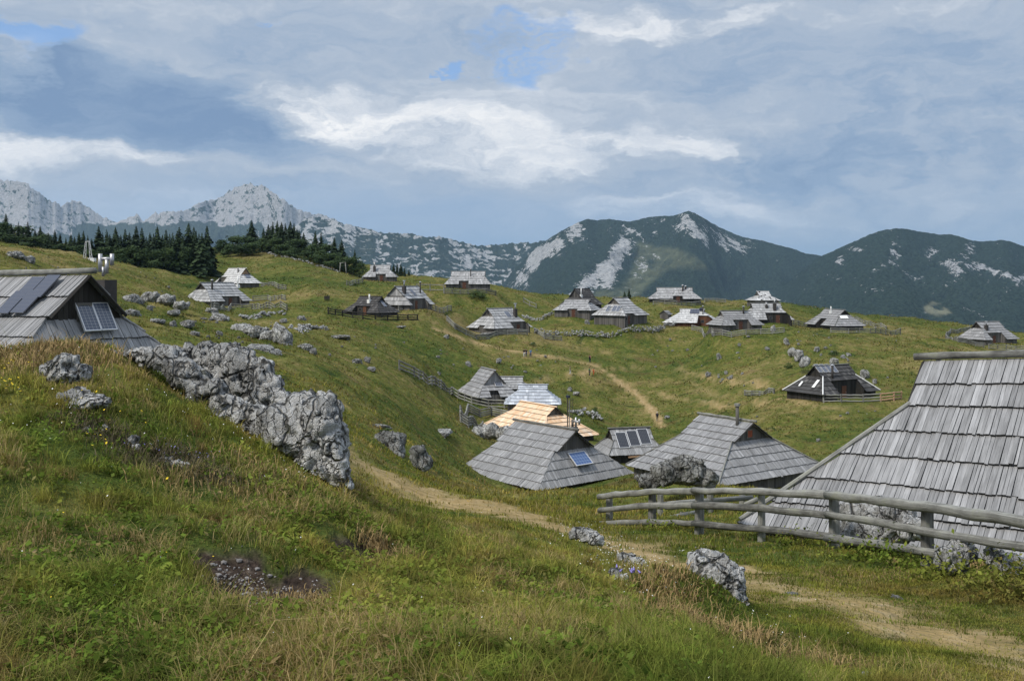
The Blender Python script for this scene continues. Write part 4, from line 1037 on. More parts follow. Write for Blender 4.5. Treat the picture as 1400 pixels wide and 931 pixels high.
# dry stone walls
def stone_wall(pix,label,hgt=1.,wd=.7,dmin=60,sz=.34):
    P=chain(pix,dmin); o=P[0]; v,f=ico(1); vs=[];fs=[];off=0; rn=np.random.default_rng(len(label))
    for a,b_ in zip(P[:-1],P[1:]):
        L=math.hypot(b_.x-a.x,b_.y-a.y); n=int(L*hgt*wd*13/(sz/.34)**2)
        for i in range(n):
            t=rn.random(); x=a.x+(b_.x-a.x)*t+rn.normal()*wd*.3; y=a.y+(b_.y-a.y)*t+rn.normal()*wd*.3
            z=gz1(x,y)+rn.random()**.8*hgt*rn.uniform(.7,1.05)
            s=sz*rn.uniform(.5,1.1); q=v*(1+rn.uniform(-.25,.25,v.shape))*np.array([s,s,s*.7])*.75
            vs.append(q+np.array([x-o.x,y-o.y,z-o.z])); fs.append(f+off); off+=len(v)
    w_=obj('dry_stone_wall',mesh_np('dry_stone_wall',np.vstack(vs),np.vstack(fs),[M['rock']]),None,o); tag(w_,label,'stone wall'); return w_
stone_wall([(731,456),(760,458),(800,459),(850,457),(890,454),(906,452)],'long dry stone wall before the plank walled huts on the green shelf',1.25)
stone_wall([(906,449),(925,446),(945,444)],'dry stone wall in front of the bright bleached hut',1.2)
stone_wall([(714,434),(730,440),(742,437),(756,431)],'stone ramp leading up to the plank walled hut under the dark roof',.9)
stone_wall([(786,566),(800,569),(822,574)],'tumbled bank of grey stones right of the fresh orange roof',.9,1.6,80,.5)
stone_wall([(358,346),(385,351),(410,357),(440,365),(462,372)],'low line of stones along the foot of the forested knoll',.5,.9,200,.5)
stone_wall([(334,436),(352,434),(370,430),(390,428)],'low stone row in the pasture below the long silver hut',.6,1.2,150,.45)
stone_wall([(398,449),(420,450),(444,451)],'short stone row right of the broken crag',.6,.9,90,.4)
# ------------------------------------------------------------------ trees
def leaf_mat(name,lo,hi):
    m,nt,b=new_mat(name); g=N(nt)
    t=g.math('ADD',g.math('MULTIPLY',g.island(),.6),g.math('MULTIPLY',g.objrand(),.4))
    g.put(b.inputs['Base Color'],g.ramp(t,[(.1,lo),(.9,hi)])); b.inputs['Roughness'].default_value=.8; return m
M['needle']=leaf_mat('spruce_needles',(.008,.018,.009),(.04,.066,.026))
M['leaf']=leaf_mat('dark_foliage',(.016,.034,.012),(.062,.098,.03))
M['leaf2']=leaf_mat('bush_foliage',(.03,.055,.015),(.075,.11,.03))
M['bark']=flat('bark',(.06,.045,.035),.95,0,.3)
def spruce_mesh(seed,slim=.19,ragged=.3):
    rn=np.random.default_rng(seed); V=[];Fc=[];off=0
    nl=26
    for i in range(nl):
        t=i/(nl-1); z=.06+.92*t; rad=slim*(1-t)**.85*(1+rn.normal()*.12)+.012
        nb=int(11-5*t)
        for k in range(nb):
            a=2*np.pi*(k+rn.random())/nb; rr=rad*rn.uniform(1-ragged*1.6,1.15); dz=-rr*rn.uniform(.25,.6)
            d=np.array([np.cos(a),np.sin(a)]); p=np.array([-d[1],d[0]])
            for (s0,s1,wd) in ((.05,.55,.34),(.4,1.,.30)):
                w_=rr*wd*rn.uniform(.8,1.3)+.008
                A=np.r_[d*rr*s0,z+dz*s0]; B=np.r_[d*rr*s1,z+dz*s1*s1-.01]
                q=np.r_[p*w_,-w_*.5*rn.random()]; q2=np.r_[p*w_*.45,-.02*rn.random()]
                V+= [A-q,A+q*np.array([1,1,-1]),B+q2,B-q2]; Fc.append((off,off+1,off+2,off+3)); off+=4
    V.append(np.array([.012,0,.95]));V.append(np.array([-.012,0,.95]));V.append(np.array([0,0,1.03])); Fc.append((off,off+1,off+2))
    return mesh_np('crown',np.array(V),Fc,[M['needle']])
def trunk_mesh(h=.9,r=.018):
    q=MB(); q.tube([(0,0,-.06),(0,0,h*.4),(0.004,0,h)],[r,r*.7,r*.12],7); return q.mesh('trunk',[M['bark']],True)
def lobe_mesh(seed,mk,n=1500,lobes=9,flatn=1.):
    rn=np.random.default_rng(seed); cs=[]
    for i in range(lobes):
        a=rn.uniform(0,6.28); z=rn.uniform(.12,.74)*flatn; r=rn.uniform(0,.36)*(1 if z<.5 else .6)
        cs.append((np.cos(a)*r,np.sin(a)*r,z,rn.uniform(.16,.28)))
    V=[];Fc=[];off=0
    for i in range(n):
        c=cs[rn.integers(lobes)]; d=rn.normal(size=3); d/=np.linalg.norm(d)
        p=np.array(c[:3])+d*c[3]*rn.uniform(.55,1.12)*np.array([1,1,.85*flatn])
        s=rn.uniform(.018,.05); u=rn.normal(size=3); u-=d*u.dot(d)*.6; u/=np.linalg.norm(u); w_=np.cross(d,u)+rn.normal(size=3)*.4
        V+=[p-u*s,p+w_*s*.6,p+u*s,p-w_*s*.6]; Fc.append((off,off+1,off+2,off+3)); off+=4
    return mesh_np('crown',np.array(V),Fc,[M[mk]])
SPR=[spruce_mesh(s,w_,r_) for s,w_,r_ in ((1,.19,.3),(2,.17,.35),(3,.22,.28),(4,.15,.4),(5,.2,.35))]
LOB=[lobe_mesh(11,'leaf'),lobe_mesh(12,'leaf'),lobe_mesh(13,'leaf')]; BSH=[lobe_mesh(21,'leaf2',1100,8,.8),lobe_mesh(22,'leaf2',1100,7,.7)]
TR=trunk_mesh(); TR2=trunk_mesh(.6,.03)
def tree(kind,px,top,D,label,group=None,k=0,base=None,wid=None):
    p=at(px,D); ht=unproj(px,top,D).z-p.z; ht=max(ht,2.)
    nm={'spruce':'spruce_tree','leafy':'broadleaf_tree','bush':'bush'}[kind]
    e=empty(nm,p,(px*7.3)%6.28); tag(e,label,'tree' if kind!='bush' else 'bush',group)
    c=obj('crown',(SPR if kind=='spruce' else LOB if kind=='leafy' else BSH)[k%(5 if kind=='spruce' else 3 if kind=='leafy' else 2)],e)
    wd=ht*((1.3+.45*((px*13.7)%1)) if kind=='spruce' else 1.) if wid is None else wid*D/F
    c.scale=(wd,wd,ht*(1. if kind!='bush' else 1.1))
    t=obj('trunk',TR if kind=='spruce' else TR2,e); t.scale=(ht,ht,ht)
    return e
GT='spruces and trees of the forest edge'
L1='dark spruce in the forest row beyond the upper left meadow'
rr=random.Random(5)
for i,(px,top,D) in enumerate([(8,292,300),(38,303,275),(55,309,280),(75,314,268),(97,320,266),(135,309,268),(146,314,272),(158,311,268),(171,313,270),(177,318,274),(186,309,268),(194,312,272),(215,310,268),(227,314,275),(245,310,270),(258,305,272),(265,311,276),(283,309,278),
      (120,322,272),(108,318,278),(205,318,280),(236,318,282),(66,318,275),(25,305,285),(150,320,266),(165,321,266),(222,322,268),(250,322,268),(272,320,276),(125,326,266),(90,325,268),(30,310,282),(48,314,278),(70,322,266),(82,319,272),(102,324,265),(140,318,276),(160,324,264),(182,322,265),(200,324,264),(210,320,266),(232,320,266),(242,318,268),(268,316,270),(276,318,268),(62,326,264),(114,316,280),(15,305,282)]):
    tree('spruce',px,top,D,L1,'spruces of the forest row',i)
L2='dark spruce crowded on top of the forested knoll'
for i,(px,top,D) in enumerate([(367,307,345),(373,303,350),(379,302,346),(385,304,350),(390,305,345),(397,303,342),(402,305,346),(409,314,340),(360,312,345),(370,310,336),(383,308,336),(395,309,334),(406,312,334),(415,318,332)]):
    tree('spruce',px,top,D,L2,'spruces crowded on the knoll',i+2)
tree('spruce',344,301,352,'single dark spruce rising highest from the bushes of the knoll',None,2)
tree('spruce',431,316,330,'dark spruce at the right shoulder of the knoll, taller of a pair',None,1)
tree('spruce',439,318,328,'dark spruce at the right shoulder of the knoll, shorter of a pair',None,3)
tree('spruce',457,325,318,'dark spruce left of the two wooden poles',None,0)
tree('spruce',467,328,314,'dark spruce directly behind the two wooden poles',None,4)
tree('spruce',485,341,318,'thin lone spruce above the rightmost leafy tree of the wood',None,3)
for px,top,D,l in ((854,398,292,'tiny dark spruce between two huts on the skyline, shorter one'),(860,394,294,'tiny dark spruce between two huts on the skyline, taller one')): tree('spruce',px,top,D,l,None,int(px))
for i,(px,top,D) in enumerate([(538,361,322),(543,359,324),(548,361,322),(553,365,321),(559,371,323)]): tree('spruce',px,top,D,'little dark spruce in the clump right of the highest silver hut','spruces right of the highest hut',i)
L3='dark leafy tree filling the forest row beyond the upper left meadow'
for i,(px,top,D,wd) in enumerate([(15,318,270,40),(45,322,265,45),(80,332,262,40),(110,332,263,36),(145,335,263,34),(180,333,263,34),(200,332,264,36),(232,334,266,36),(255,335,268,34),(278,330,274,36),(30,306,290,50),(60,318,278,40),(0,300,285,40),(95,335,262,34),(165,337,262,30),(125,338,262,34),(212,338,262,34)]):
    tree('leafy',px,top,D,L3,'leafy trees of the forest row',i,None,wd)
for i,(px,top,D,wd,l) in enumerate([(165,344,258,28,'round green bush at the edge of the forest row behind the steel chimney'),(270,340,300,30,'rounded dark bush at the left foot of the knoll'),(288,337,305,24,'smaller rounded bush at the left foot of the knoll')]):
    tree('leafy',px,top,D,l,None,i,None,wd)
L4='dark leafy bush covering the knoll under the crowded spruces'
for i,(px,top,D,wd) in enumerate([(305,324,335,36),(322,320,340,44),(340,322,338,44),(358,322,338,40),(345,330,330,36),(375,322,335,40),(395,326,330,36),(412,324,330,40),(428,332,322,34),(400,336,322,30),(385,332,326,34),(330,334,330,36),(312,332,328,30)]):
    tree('leafy',px,top,D,L4,'leafy bushes of the knoll',i,None,wd)
L5='dark leafy tree on the wooded slope left of the wooden poles'
for i,(px,top,D,wd) in enumerate([(440,338,315,36),(452,343,310,34),(420,342,316,32),(462,346,308,28),(447,330,320,34),(435,348,311,26)]):
    tree('leafy',px,top,D,L5,'leafy trees left of the poles',i,None,wd)
tree('leafy',480,348,308,'rightmost rounded leafy tree of the wood',None,1,None,38)
tree('leafy',492,356,308,'small leafy tree at the right end of the wood beside the highest hut',None,2,None,24)
def bush(px,py,w_,h_,label,dmin=20,k=0):
    p=hit(px,py,dmin); s=p.y/F; e=empty('bush',p,px%6); tag(e,label,'bush')
    c=obj('crown',BSH[k],e); c.scale=(w_*s*1.1,w_*s*1.1,h_*s*1.25); t=obj('trunk',TR2,e); t.scale=(h_*s,)*3
bush(652,407,26,11,'dark green bush below the wide plank hut on the ridge',150)
bush(610,433,9,7,'small dark bush on the grass left of the tall chimney hut',150,1); bush(729,472,10,5,'small dark bush on the bank below the bent fence',150)
bush(1079,503,14,11,'bright green bush beside the tall pale rocks',100,1); bush(1141,487,15,9,'dark bush at the rocks above the charcoal hut',100)
bush(813,566,12,10,'dark bush on the tumbled stone bank',80); bush(448,412,6,8,'dark bush alone on the meadow above the low dark hut',150,1) if False else None
bush(525,591,20,8,'low dark bush on the ledge above the meadow boulders',30,1); bush(893,605,12,7,'dark bush behind the solar roof hut',90) if False else None
bush(905,611,10,6,'dark bush right of the three black solar panels',85)
# poles, pylon, trough
def poles():
    p=hit(470,374,200); s=p.y/F; e=empty('wooden_pole_frame',p); tag(e,'pair of leaning wooden poles with a crossbar at the edge of the wood','pole frame')
    a=[Vector((-6*s,0,-.5)),Vector((-4.5*s,0,15*s))]; b=[Vector((4*s,0,-1.)),Vector((2*s,0,16*s))]
    for q_ in (a,b):
        q=MB(); q.tube(q_,.16,7); q.build('pole',M['log'],e,True)
    q=MB(); q.tube([Vector((-6.*s,0,14.4*s)),Vector((3*s,0,15.4*s))],.13,7); q.build('crossbar',M['log'],e,True)
poles()
p=hit(121,357,200); s=p.y/F; e=empty('lift_pylon',p); tag(e,'twin lattice steel pylon with white base before the forest row','pylon')
for sx,x0,x1 in ((-1,-6,-3.5),(1,4,1.)):
    q=MB()
    for dx in (-1,1):
        q.tube([Vector((x0*s+dx*.3,0,-.3)),Vector((x1*s+dx*.1,0,27*s))],.06,5)
    for k in range(9):
        t=k/9; t2=(k+1)/9; sg=1 if k%2 else -1
        q.tube([Vector(((x0+(x1-x0)*t)*s+sg*(.3-.2*t),0,27*s*t)),Vector(((x0+(x1-x0)*t2)*s-sg*(.3-.2*t2),0,27*s*t2))],.035,4)
    q.build('mast',M['alu'],e)
q=MB(); q.box((-1.*s,0,27*s),(6*s,.15,.15)); q.build('crossbar',M['alu'],e)
q=MB(); q.box((4.5*s,0,.2),(1.4,1.2,.9)); q.build('base',M['white'],e)
p=hit(447,411,150); e=empty('water_trough',p,.2); tag(e,'small dark wooden trough alone on the meadow above the dark hut','trough')
q=MB(); q.box((0,0,.25),(1.2,.6,.08)); q.box((-.56,0,.6),(.08,.6,.7)); q.box((.56,0,.6),(.08,.6,.7)); q.box((0,-.28,.6),(1.04,.06,.7)); q.box((0,.28,.6),(1.04,.06,.7)); q.build('basin',M['wall_dark'],e)
for dx in (-.45,.45):
    q=MB(); q.box((dx,0,.05),(.1,.5,.32)); q.build('leg',M['wall_dark'],e)
# ------------------------------------------------------------------ mountains
def mount_mat(name,forest,rock,meadow,ct=(.42,1.4),nz=(1.5,.8)):
    m,nt,b=new_mat(name); g=N(nt); p=g.pos()
    n1=g.noise(p,.012,5,.65); n3_=g.noise(p,.11,3,.7); n2_=g.noise(p,.05,4,.7)
    fc=g.mix(g.smooth(g.noise(p,.085,3,.7),.38,.62),tuple(c*.45 for c in forest),tuple(c*1.6 for c in forest))
    rc=g.mix(g.smooth(g.math('MULTIPLY_ADD',n3_,.5,g.math('MULTIPLY',n2_,.5)),.36,.62),tuple(c*ct[0] for c in rock),tuple(min(.85,c*ct[1]) for c in rock))
    mc=g.mix(g.smooth(n1,.35,.65),tuple(c*.75 for c in meadow),tuple(c*1.25 for c in meadow))
    col=g.mix(g.attr('meadow'),fc,mc); 
    r=g.smooth(g.math('ADD',g.math('ADD',g.attr('rock'),g.math('MULTIPLY',g.math('SUBTRACT',n2_,.5),nz[0])),g.math('MULTIPLY',g.math('SUBTRACT',n3_,.5),nz[1])),.46,.56)
    col=g.mix(r,col,rc)
    g.put(b.inputs['Base Color'],col); b.inputs['Roughness'].default_value=1; b.inputs['Specular IOR Level'].default_value=0
    g.put(b.inputs['Normal'],g.bump(g.math('ADD',n2_,n1),1.,22.))
    return m
def mountain(name,sky,Dr,Df,zf,mat,rockf,meadowf,x0,x1,step=2.5,rows=130,rough=5,spur=60,seed=0,conc=1.25,sspur=1.):
    sx=np.array([q[0] for q in sky],float); sy=np.array([q[1] for q in sky],float)
    px=np.arange(x0,x1+step,step); n=len(px)
    top=np.interp(px,sx,sy)
    k=np.hanning(5); k/=k.sum(); top=np.convolve(np.pad(top,2,'edge'),k,'valid')
    pr=np.stack([px*.09,np.zeros(n)+seed,np.zeros(n)],1)
    top=top-ridged(pr,seed,4,2.1,.6)*rough*.35+fbm(pr*3,seed+1,3)*rough*.35
    drv=Dr+fbm(np.stack([px*.008,np.zeros(n),np.zeros(n)+seed],1),seed+2,3)*Dr*.07
    t=np.linspace(0,1,rows)
    D=drv[None]*(1-t[:,None])+Df*t[:,None]
    xr=(px-700)/F
    X=xr[None]*D
    ztop=-(top-385)/F*drv
    zf_=zf
    Z=zf_+(ztop[None]-zf_)*(1-t[:,None])**conc
    # spurs and gullies running down the slope
    q=np.stack([(X/ (1100*sspur)).ravel()+fbm(np.stack([X.ravel()/900,D.ravel()/900,np.zeros(X.size)],1),seed+8,2)*.35,(D/3200).ravel(),np.full(X.size,seed*1.7)],1)
    sp=ridged(q,seed+3,5,2.1,.55).reshape(X.shape)
    env=np.sin(np.pi*np.clip(t,0,1))**.8
    env=np.minimum(1,t*4)*(1-t*.5)
    Z=Z+np.minimum(sp-.95,-.35+1.6*t[:,None])*spur*env[:,None]
    fin=fbm(np.stack([X.ravel()/120,D.ravel()/120,Z.ravel()/120],1),seed+5,4).reshape(X.shape)
    Z=Z+np.minimum(fin,t[:,None]*3)*18*np.minimum(1,t*8)[:,None]
    # back slope
    Xb=[];Db=[];Zb=[]
    for a,b_ in ((1500,.6),(700,.25)):
        Db.append(drv+a); Xb.append(xr*(drv+a)); Zb.append(ztop-(ztop-zf)*b_)
    X=np.vstack([Xb,X]);D=np.vstack([Db,D]);Z=np.vstack([Zb,Z])
    PX=700+F*X/D; PY=385-F*Z/D
    r,c=X.shape; idx=np.arange(r*c).reshape(r,c)
    f=np.stack([idx[:-1,:-1].ravel(),idx[1:,:-1].ravel(),idx[1:,1:].ravel(),idx[:-1,1:].ravel()],1)
    V=np.stack([X.ravel(),D.ravel(),Z.ravel()],1)
    me=mesh_np(name,V,f,[mat],True)
    P3=V/300.
    str_=fbm(np.stack([V[:,0]/70+V[:,2]/160,V[:,1]/900,V[:,2]/420],1),seed+21,4)
    iso=fbm(V/60.,seed+22,5,2.1,.62)
    rk=rockf(PX.ravel(),PY.ravel(),str_,iso,fbm(P3,seed+23,3)); md=meadowf(PX.ravel(),PY.ravel(),iso)
    for nme,ar in (('rock',rk),('meadow',md)):
        a=me.attributes.new(nme,'FLOAT','POINT'); a.data.foreach_set('value',np.clip(ar,0,1).astype(np.float32))
    o=obj(name,me); o['kind']='structure'; return o
def poly_in(px,py,poly,soft=4.):
    ins=np.zeros(px.shape,bool); dist=np.full(px.shape,1e9)
    for (x1,y1),(x2,y2) in zip(poly,poly[1:]+poly[:1]):
        c=((y1>py)!=(y2>py))&(px<(x2-x1)*(py-y1)/((y2-y1) if y2!=y1 else 1e-9)+x1); ins^=c
        dx,dy=x2-x1,y2-y1; tt=np.clip(((px-x1)*dx+(py-y1)*dy)/(dx*dx+dy*dy),0,1); dist=np.minimum(dist,np.hypot(px-x1-tt*dx,py-y1-tt*dy))
    s=np.where(ins,dist,-dist); return np.clip(.5+s/(2*soft),0,1)
FOR=(.022,.034,.024)
mA=mount_mat('pale_rock_mountain',(.05,.065,.05),(.37,.365,.37),(.1,.11,.07),(.62,1.22),(.9,.5))
mB=mount_mat('wooded_rock_mountain',FOR,(.36,.36,.36),(.095,.105,.062),(.6,1.25),(1.2,.7))
mC=mount_mat('dark_wooded_mountain',FOR,(.32,.32,.325),(.15,.15,.10))
skyA=[(-500,262),(-300,240),(-100,245),(0,250),(30,252),(38,256),(50,266),(65,276),(85,284),(105,277),(118,286),(135,298),(152,305),(165,306),(180,301),(187,295),(196,306),(210,297),(222,294),(240,294),(258,290),(270,282),(300,274),(314,264),(330,256),(345,256),(360,258),(372,266),(392,280),(405,290),(425,295),(450,300),(470,310),(500,318),(560,330),(640,350),(700,380)]
def rA(px,py,s,i,l):
    band=np.clip((py-(307+l*10+np.where(px<100,14,0)))/5,0,1)*(1-np.clip((px-335)/30,0,1))
    mid=np.clip((px-430)/60,0,1)*.4
    return .74+s*.22+i*.6-band*.95-mid-.2*np.clip(i*3,0,1)
mountain('mountain',skyA,8600,6600,-420,mA,rA,lambda x,y,i:np.zeros(x.shape),-520,700,2.2,150,8,330,1,1.35)
skyM=[(380,330),(420,300),(440,299),(470,308),(500,315),(520,321),(545,322),(560,321),(580,327),(600,326),(625,332),(640,336),(655,339),(680,337),(700,335),(730,334),(760,330),(820,345),(900,380),(1000,420)]
def rM(px,py,s,i,l):
    h=np.clip((py-322)/60,0,1)
    v=.30+s*.55+i*.95+l*.16-.06*h-.2*np.clip((px-640)/60,0,1)
    v+=.4*np.clip(1-(px-440)/70,0,1)*np.clip(1-(py-320)/22,0,1)
    for a,b_,w_,h_ in ((668,352,30,3.5),(700,385,9,16),(715,372,9,12),(690,390,8,8),(650,366,14,3),(600,372,14,3),(780,345,12,3)): v+=.5*np.exp(-((px-a)/w_)**2-((py-b_)/h_)**2)
    return v
mountain('mountain',skyM,6900,4300,-480,mB,rM,lambda x,y,i:np.clip(i-.1,0,.4),370,1000,2.0,150,5,190,2,1.1)
skyB=[(640,440),(680,400),(700,372),(720,352),(740,334),(755,324),(770,315),(790,305),(803,300),(815,302),(832,300),(845,302),(860,304),(885,298),(905,296),(920,296),(930,293),(940,289),(950,292),(962,299),(985,312),(1010,323),(1030,328),(1040,329),(1065,336),(1085,341),(1100,347),(1120,350),(1180,360),(1300,380),(1420,400)]
def rB(px,py,s,i,l):
    v=.12+s*.32+i*.3+l*.15
    v-=.5*np.clip((py-355)/20,0,1)*np.clip((px-880)/30,0,1)
    v+=.42*poly_in(px,py,[(925,300),(940,288),(955,296),(978,312),(1005,330),(1030,336),(1010,345),(985,342),(960,332),(935,318),(915,318)],8)
    v+=.30*poly_in(px,py,[(852,308),(880,314),(905,320),(880,330),(862,320)],5)
    v+=.72*poly_in(px,py,[(846,326),(858,330),(858,345),(846,372),(835,395),(800,398),(770,412),(800,380),(830,352)],6)
    v+=.45*poly_in(px,py,[(752,326),(795,306),(800,312),(770,334),(735,362),(722,392),(700,400),(706,372),(728,348)],6)
    v+=.33*poly_in(px,py,[(735,340),(790,322),(800,330),(760,350),(735,352)],6)
    v+=.25*poly_in(px,py,[(878,350),(900,352),(880,385),(862,400),(850,395)],6)
    return v
def mBf(px,py,i):
    m=poly_in(px,py,[(872,332),(900,338),(925,340),(950,352),(968,368),(940,366),(915,366),(890,385),(868,408),(820,412),(780,415),(800,400),(850,395),(868,362)],4)
    return np.clip(m*(.95+i*.8),0,1)
mountain('mountain',skyB,5600,3000,-520,mB,rB,mBf,640,1430,1.7,190,1.3,190,3,1.0)
skyC=[(1040,420),(1080,385),(1110,360),(1122,351),(1135,346),(1150,339),(1170,330),(1190,321),(1205,316),(1225,313),(1240,314),(1258,318),(1275,320),(1285,322),(1300,321),(1312,324),(1325,329),(1340,331),(1360,330),(1372,329),(1385,332),(1400,338),(1450,340),(1500,330),(1600,325),(1800,335),(2000,345)]
def rC(px,py,s,i,l):
    v=.06+s*.3+i*.25
    for a,b_,w_,h_ in ((1165,341,14,5),(1150,355,8,8),(1222,343,6,8),(1228,352,5,5),(1272,348,10,9),(1325,342,8,10),(1300,362,12,9),(1340,365,13,8),(1310,375,8,10),(1297,388,8,5),(1378,375,7,7),(1396,382,9,7),(1195,370,5,3),(1208,362,8,3),(1278,384,4,3),(1262,378,5,3),(1360,372,6,5)):
        v+=.52*np.exp(-((px-a)/w_)**2-((py-b_)/h_)**2)
    return v
def mCf(px,py,i): return np.clip(poly_in(px,py,[(1262,420),(1275,412),(1290,418),(1302,428),(1285,432),(1266,428)],1.2)*np.clip(.6+i*2,0,1),0,1)
mountain('mountain',skyC,4700,1900,-560,mC,rC,mCf,1040,2000,2.2,170,1.6,130,4,.95)
def hz_box():
    x0,x1,y0,y1,z0,z1=-12000,14000,-150,31000,-620,900
    v=[(x,y,z) for z in (z0,z1) for y in (y0,y1) for x in (x0,x1)]
    me=mesh_np('haze',v,[(0,2,3,1),(4,5,7,6),(0,1,5,4),(2,6,7,3),(0,4,6,2),(1,3,7,5)])
    m=bpy.data.materials.new('haze'); m.use_nodes=True; nt=m.node_tree; nt.nodes.clear()
    o=nt.nodes.new('ShaderNodeOutputMaterial'); pv=nt.nodes.new('ShaderNodeVolumePrincipled')
    pv.inputs['Color'].default_value=(.50,.75,1.,1); pv.inputs['Density'].default_value=HAZE; pv.inputs['Anisotropy'].default_value=.1
    nt.links.new(pv.outputs[0],o.inputs['Volume']); me.materials.append(m)
    ob=obj('haze',me); ob['kind']='stuff'
HAZE=4.0e-5
hz_box()
# ------------------------------------------------------------------ people
def skin_mesh(name,verts,edges,radii,mats,root=0,sub=1):
    me=bpy.data.meshes.new('tmp'); me.from_pydata(verts,edges,[]); t=bpy.data.objects.new('tmp',me); COL.objects.link(t)
    md=t.modifiers.new('s','SKIN'); md.use_smooth_shade=True
    for i,r in enumerate(radii):
        sv=me.skin_vertices[0].data[i]; sv.radius=(r,r) if not isinstance(r,tuple) else r; sv.use_root=(i==root)
    s=t.modifiers.new('ss','SUBSURF'); s.levels=sub
    dg=bpy.context.evaluated_depsgraph_get(); e=t.evaluated_get(dg); m2=bpy.data.meshes.new_from_object(e,depsgraph=dg); m2.name=name
    bpy.data.objects.remove(t); m2.materials.clear()
    for m in mats: m2.materials.append(m)
    return m2
M['skin']=flat('skin',(.45,.27,.19),.6); M['hair']=flat('hair',(.03,.02,.015),.7)
def cloth(n,c): M[n]=flat(n,c,.9); return M[n]
for n,c in (('black_cloth',(.012,.012,.014)),('green_cloth',(.02,.17,.06)),('orange_cloth',(.72,.16,.04)),('blue_cloth',(.05,.16,.32)),('pale_cloth',(.5,.5,.5)),('denim',(.04,.06,.12)),('khaki_cloth',(.2,.17,.12)),('navy_cloth',(.012,.018,.04)),('rose_cloth',(.3,.12,.12))): cloth(n,c)
def person(px,py,label,top,bottom,yaw,stride=.18,pack=None,scale=1.,arm=0.,dmin=120,hat=None):
    p=hit(px,py,dmin); root=empty('person',p,yaw); root.scale=(scale,)*3; tag(root,label,'person')
    s=stride
    J={'pel':(0,0,.95),'wa':(0,0,1.1),'ch':(0,.01,1.32),'nk':(0,.01,1.47),'hd':(0,-.02,1.56),'ht':(0,-.03,1.70),
       'hl':(-.09,0,.9),'kl':(-.1,-s*.55,.5),'al':(-.1,-s*.6+.02,.09),'tl':(-.11,-s*.6-.16,.04),
       'hr':(.09,0,.9),'kr':(.1,s*.25-.05,.5),'ar':(.1,s*.9,.1),'tr':(.11,s*.9-.17,.05),
       'sl':(-.18,.01,1.40),'el':(-.25,.06+s*.3,1.13),'wl':(-.25,-.06+s*.4,.89),'dl':(-.25,-.10+s*.4,.79),
       'sr':(.18,.01,1.40),'er':(.25,.06-s*.3,1.13),'wr':(.24,-.12-arm,.92+arm),'dr':(.24,-.2-arm,.86+arm)}
    rad={'pel':(.15,.11),'wa':(.14,.1),'ch':(.17,.11),'nk':.055,'hd':(.075,.095),'ht':(.06,.07),'hl':.085,'kl':.058,'al':.042,'tl':.04,'hr':.085,'kr':.058,'ar':.042,'tr':.04,'sl':.06,'el':.042,'wl':.03,'dl':.035,'sr':.06,'er':.042,'wr':.03,'dr':.035}
    E=[('pel','wa'),('wa','ch'),('ch','nk'),('nk','hd'),('hd','ht'),('pel','hl'),('hl','kl'),('kl','al'),('al','tl'),('pel','hr'),('hr','kr'),('kr','ar'),('ar','tr'),('ch','sl'),('sl','el'),('el','wl'),('wl','dl'),('ch','sr'),('sr','er'),('er','wr'),('wr','dr')]
    def mk(nm,keys,grow,mat):
        ks=[k for k in J if k in keys]; ix={k:i for i,k in enumerate(ks)}
        ed=[(ix[a],ix[b]) for a,b in E if a in ix and b in ix]
        rr=[]
        for k in ks:
            r=rad[k]; rr.append(tuple(q+grow for q in r) if isinstance(r,tuple) else r+grow)
        return obj(nm,skin_mesh(nm,[J[k] for k in ks],ed,rr,[mat]),root)
    mk('body',set(J),0,M['skin'])
    mk('shirt',{'wa','ch','sl','sr','el','er','pel'},.02,M[top]); mk('trousers',{'pel','hl','hr','kl','kr','al','ar'},.018,M[bottom])
    q=MB(); c=Vector((0,.0,1.64)); n=8
    q.tube([c+Vector((0,.03,-.08)),c+Vector((0,.02,0)),c+Vector((0,.0,.07)),c+Vector((0,-.01,.105))],[.085,.108,.085,.03],10); q.build('hair' if not hat else 'cap',M[hat or 'hair'],root,True)
    if pack:
        q=MB(); q.tube([(0,.17,1.0),(0,.2,1.12),(0,.2,1.32),(0,.16,1.45)],[.11,.15,.145,.08],10); q.build('backpack',M[pack],root,True)
person(716.5,488.5,'person in black top and pale trousers, left one of the three on the footpath','black_cloth','pale_cloth',.4)
person(719.5,488,'person in black top and dark jeans, in the middle of the three on the footpath','black_cloth','denim',.2,.14)
person(725.5,489,'person in pale blue shirt and blue trousers, rightmost of the three','blue_cloth','denim',-.3,.12)
person(806.5,496.5,'person in dark clothes standing with a grey pack where the tracks fork','rose_cloth','navy_cloth',2.6,.1,'black_cloth')
person(779.5,513,'person in grey top and khaki trousers walking alone on the lower track','khaki_cloth','pale_cloth',1.6,.2)
person(806,514,'person in green jacket holding out an arm, beside the one in orange','green_cloth','navy_cloth',1.2,.16,None,1.,.18)
person(811.5,513.5,'child in orange clothes beside the person in green','orange_cloth','orange_cloth',1.0,.1,None,.85)
person(898.5,577,'walker in black with backpack coming up the stony track','black_cloth','khaki_cloth',2.9,.2,'navy_cloth',1.,0,100,'pale_cloth')
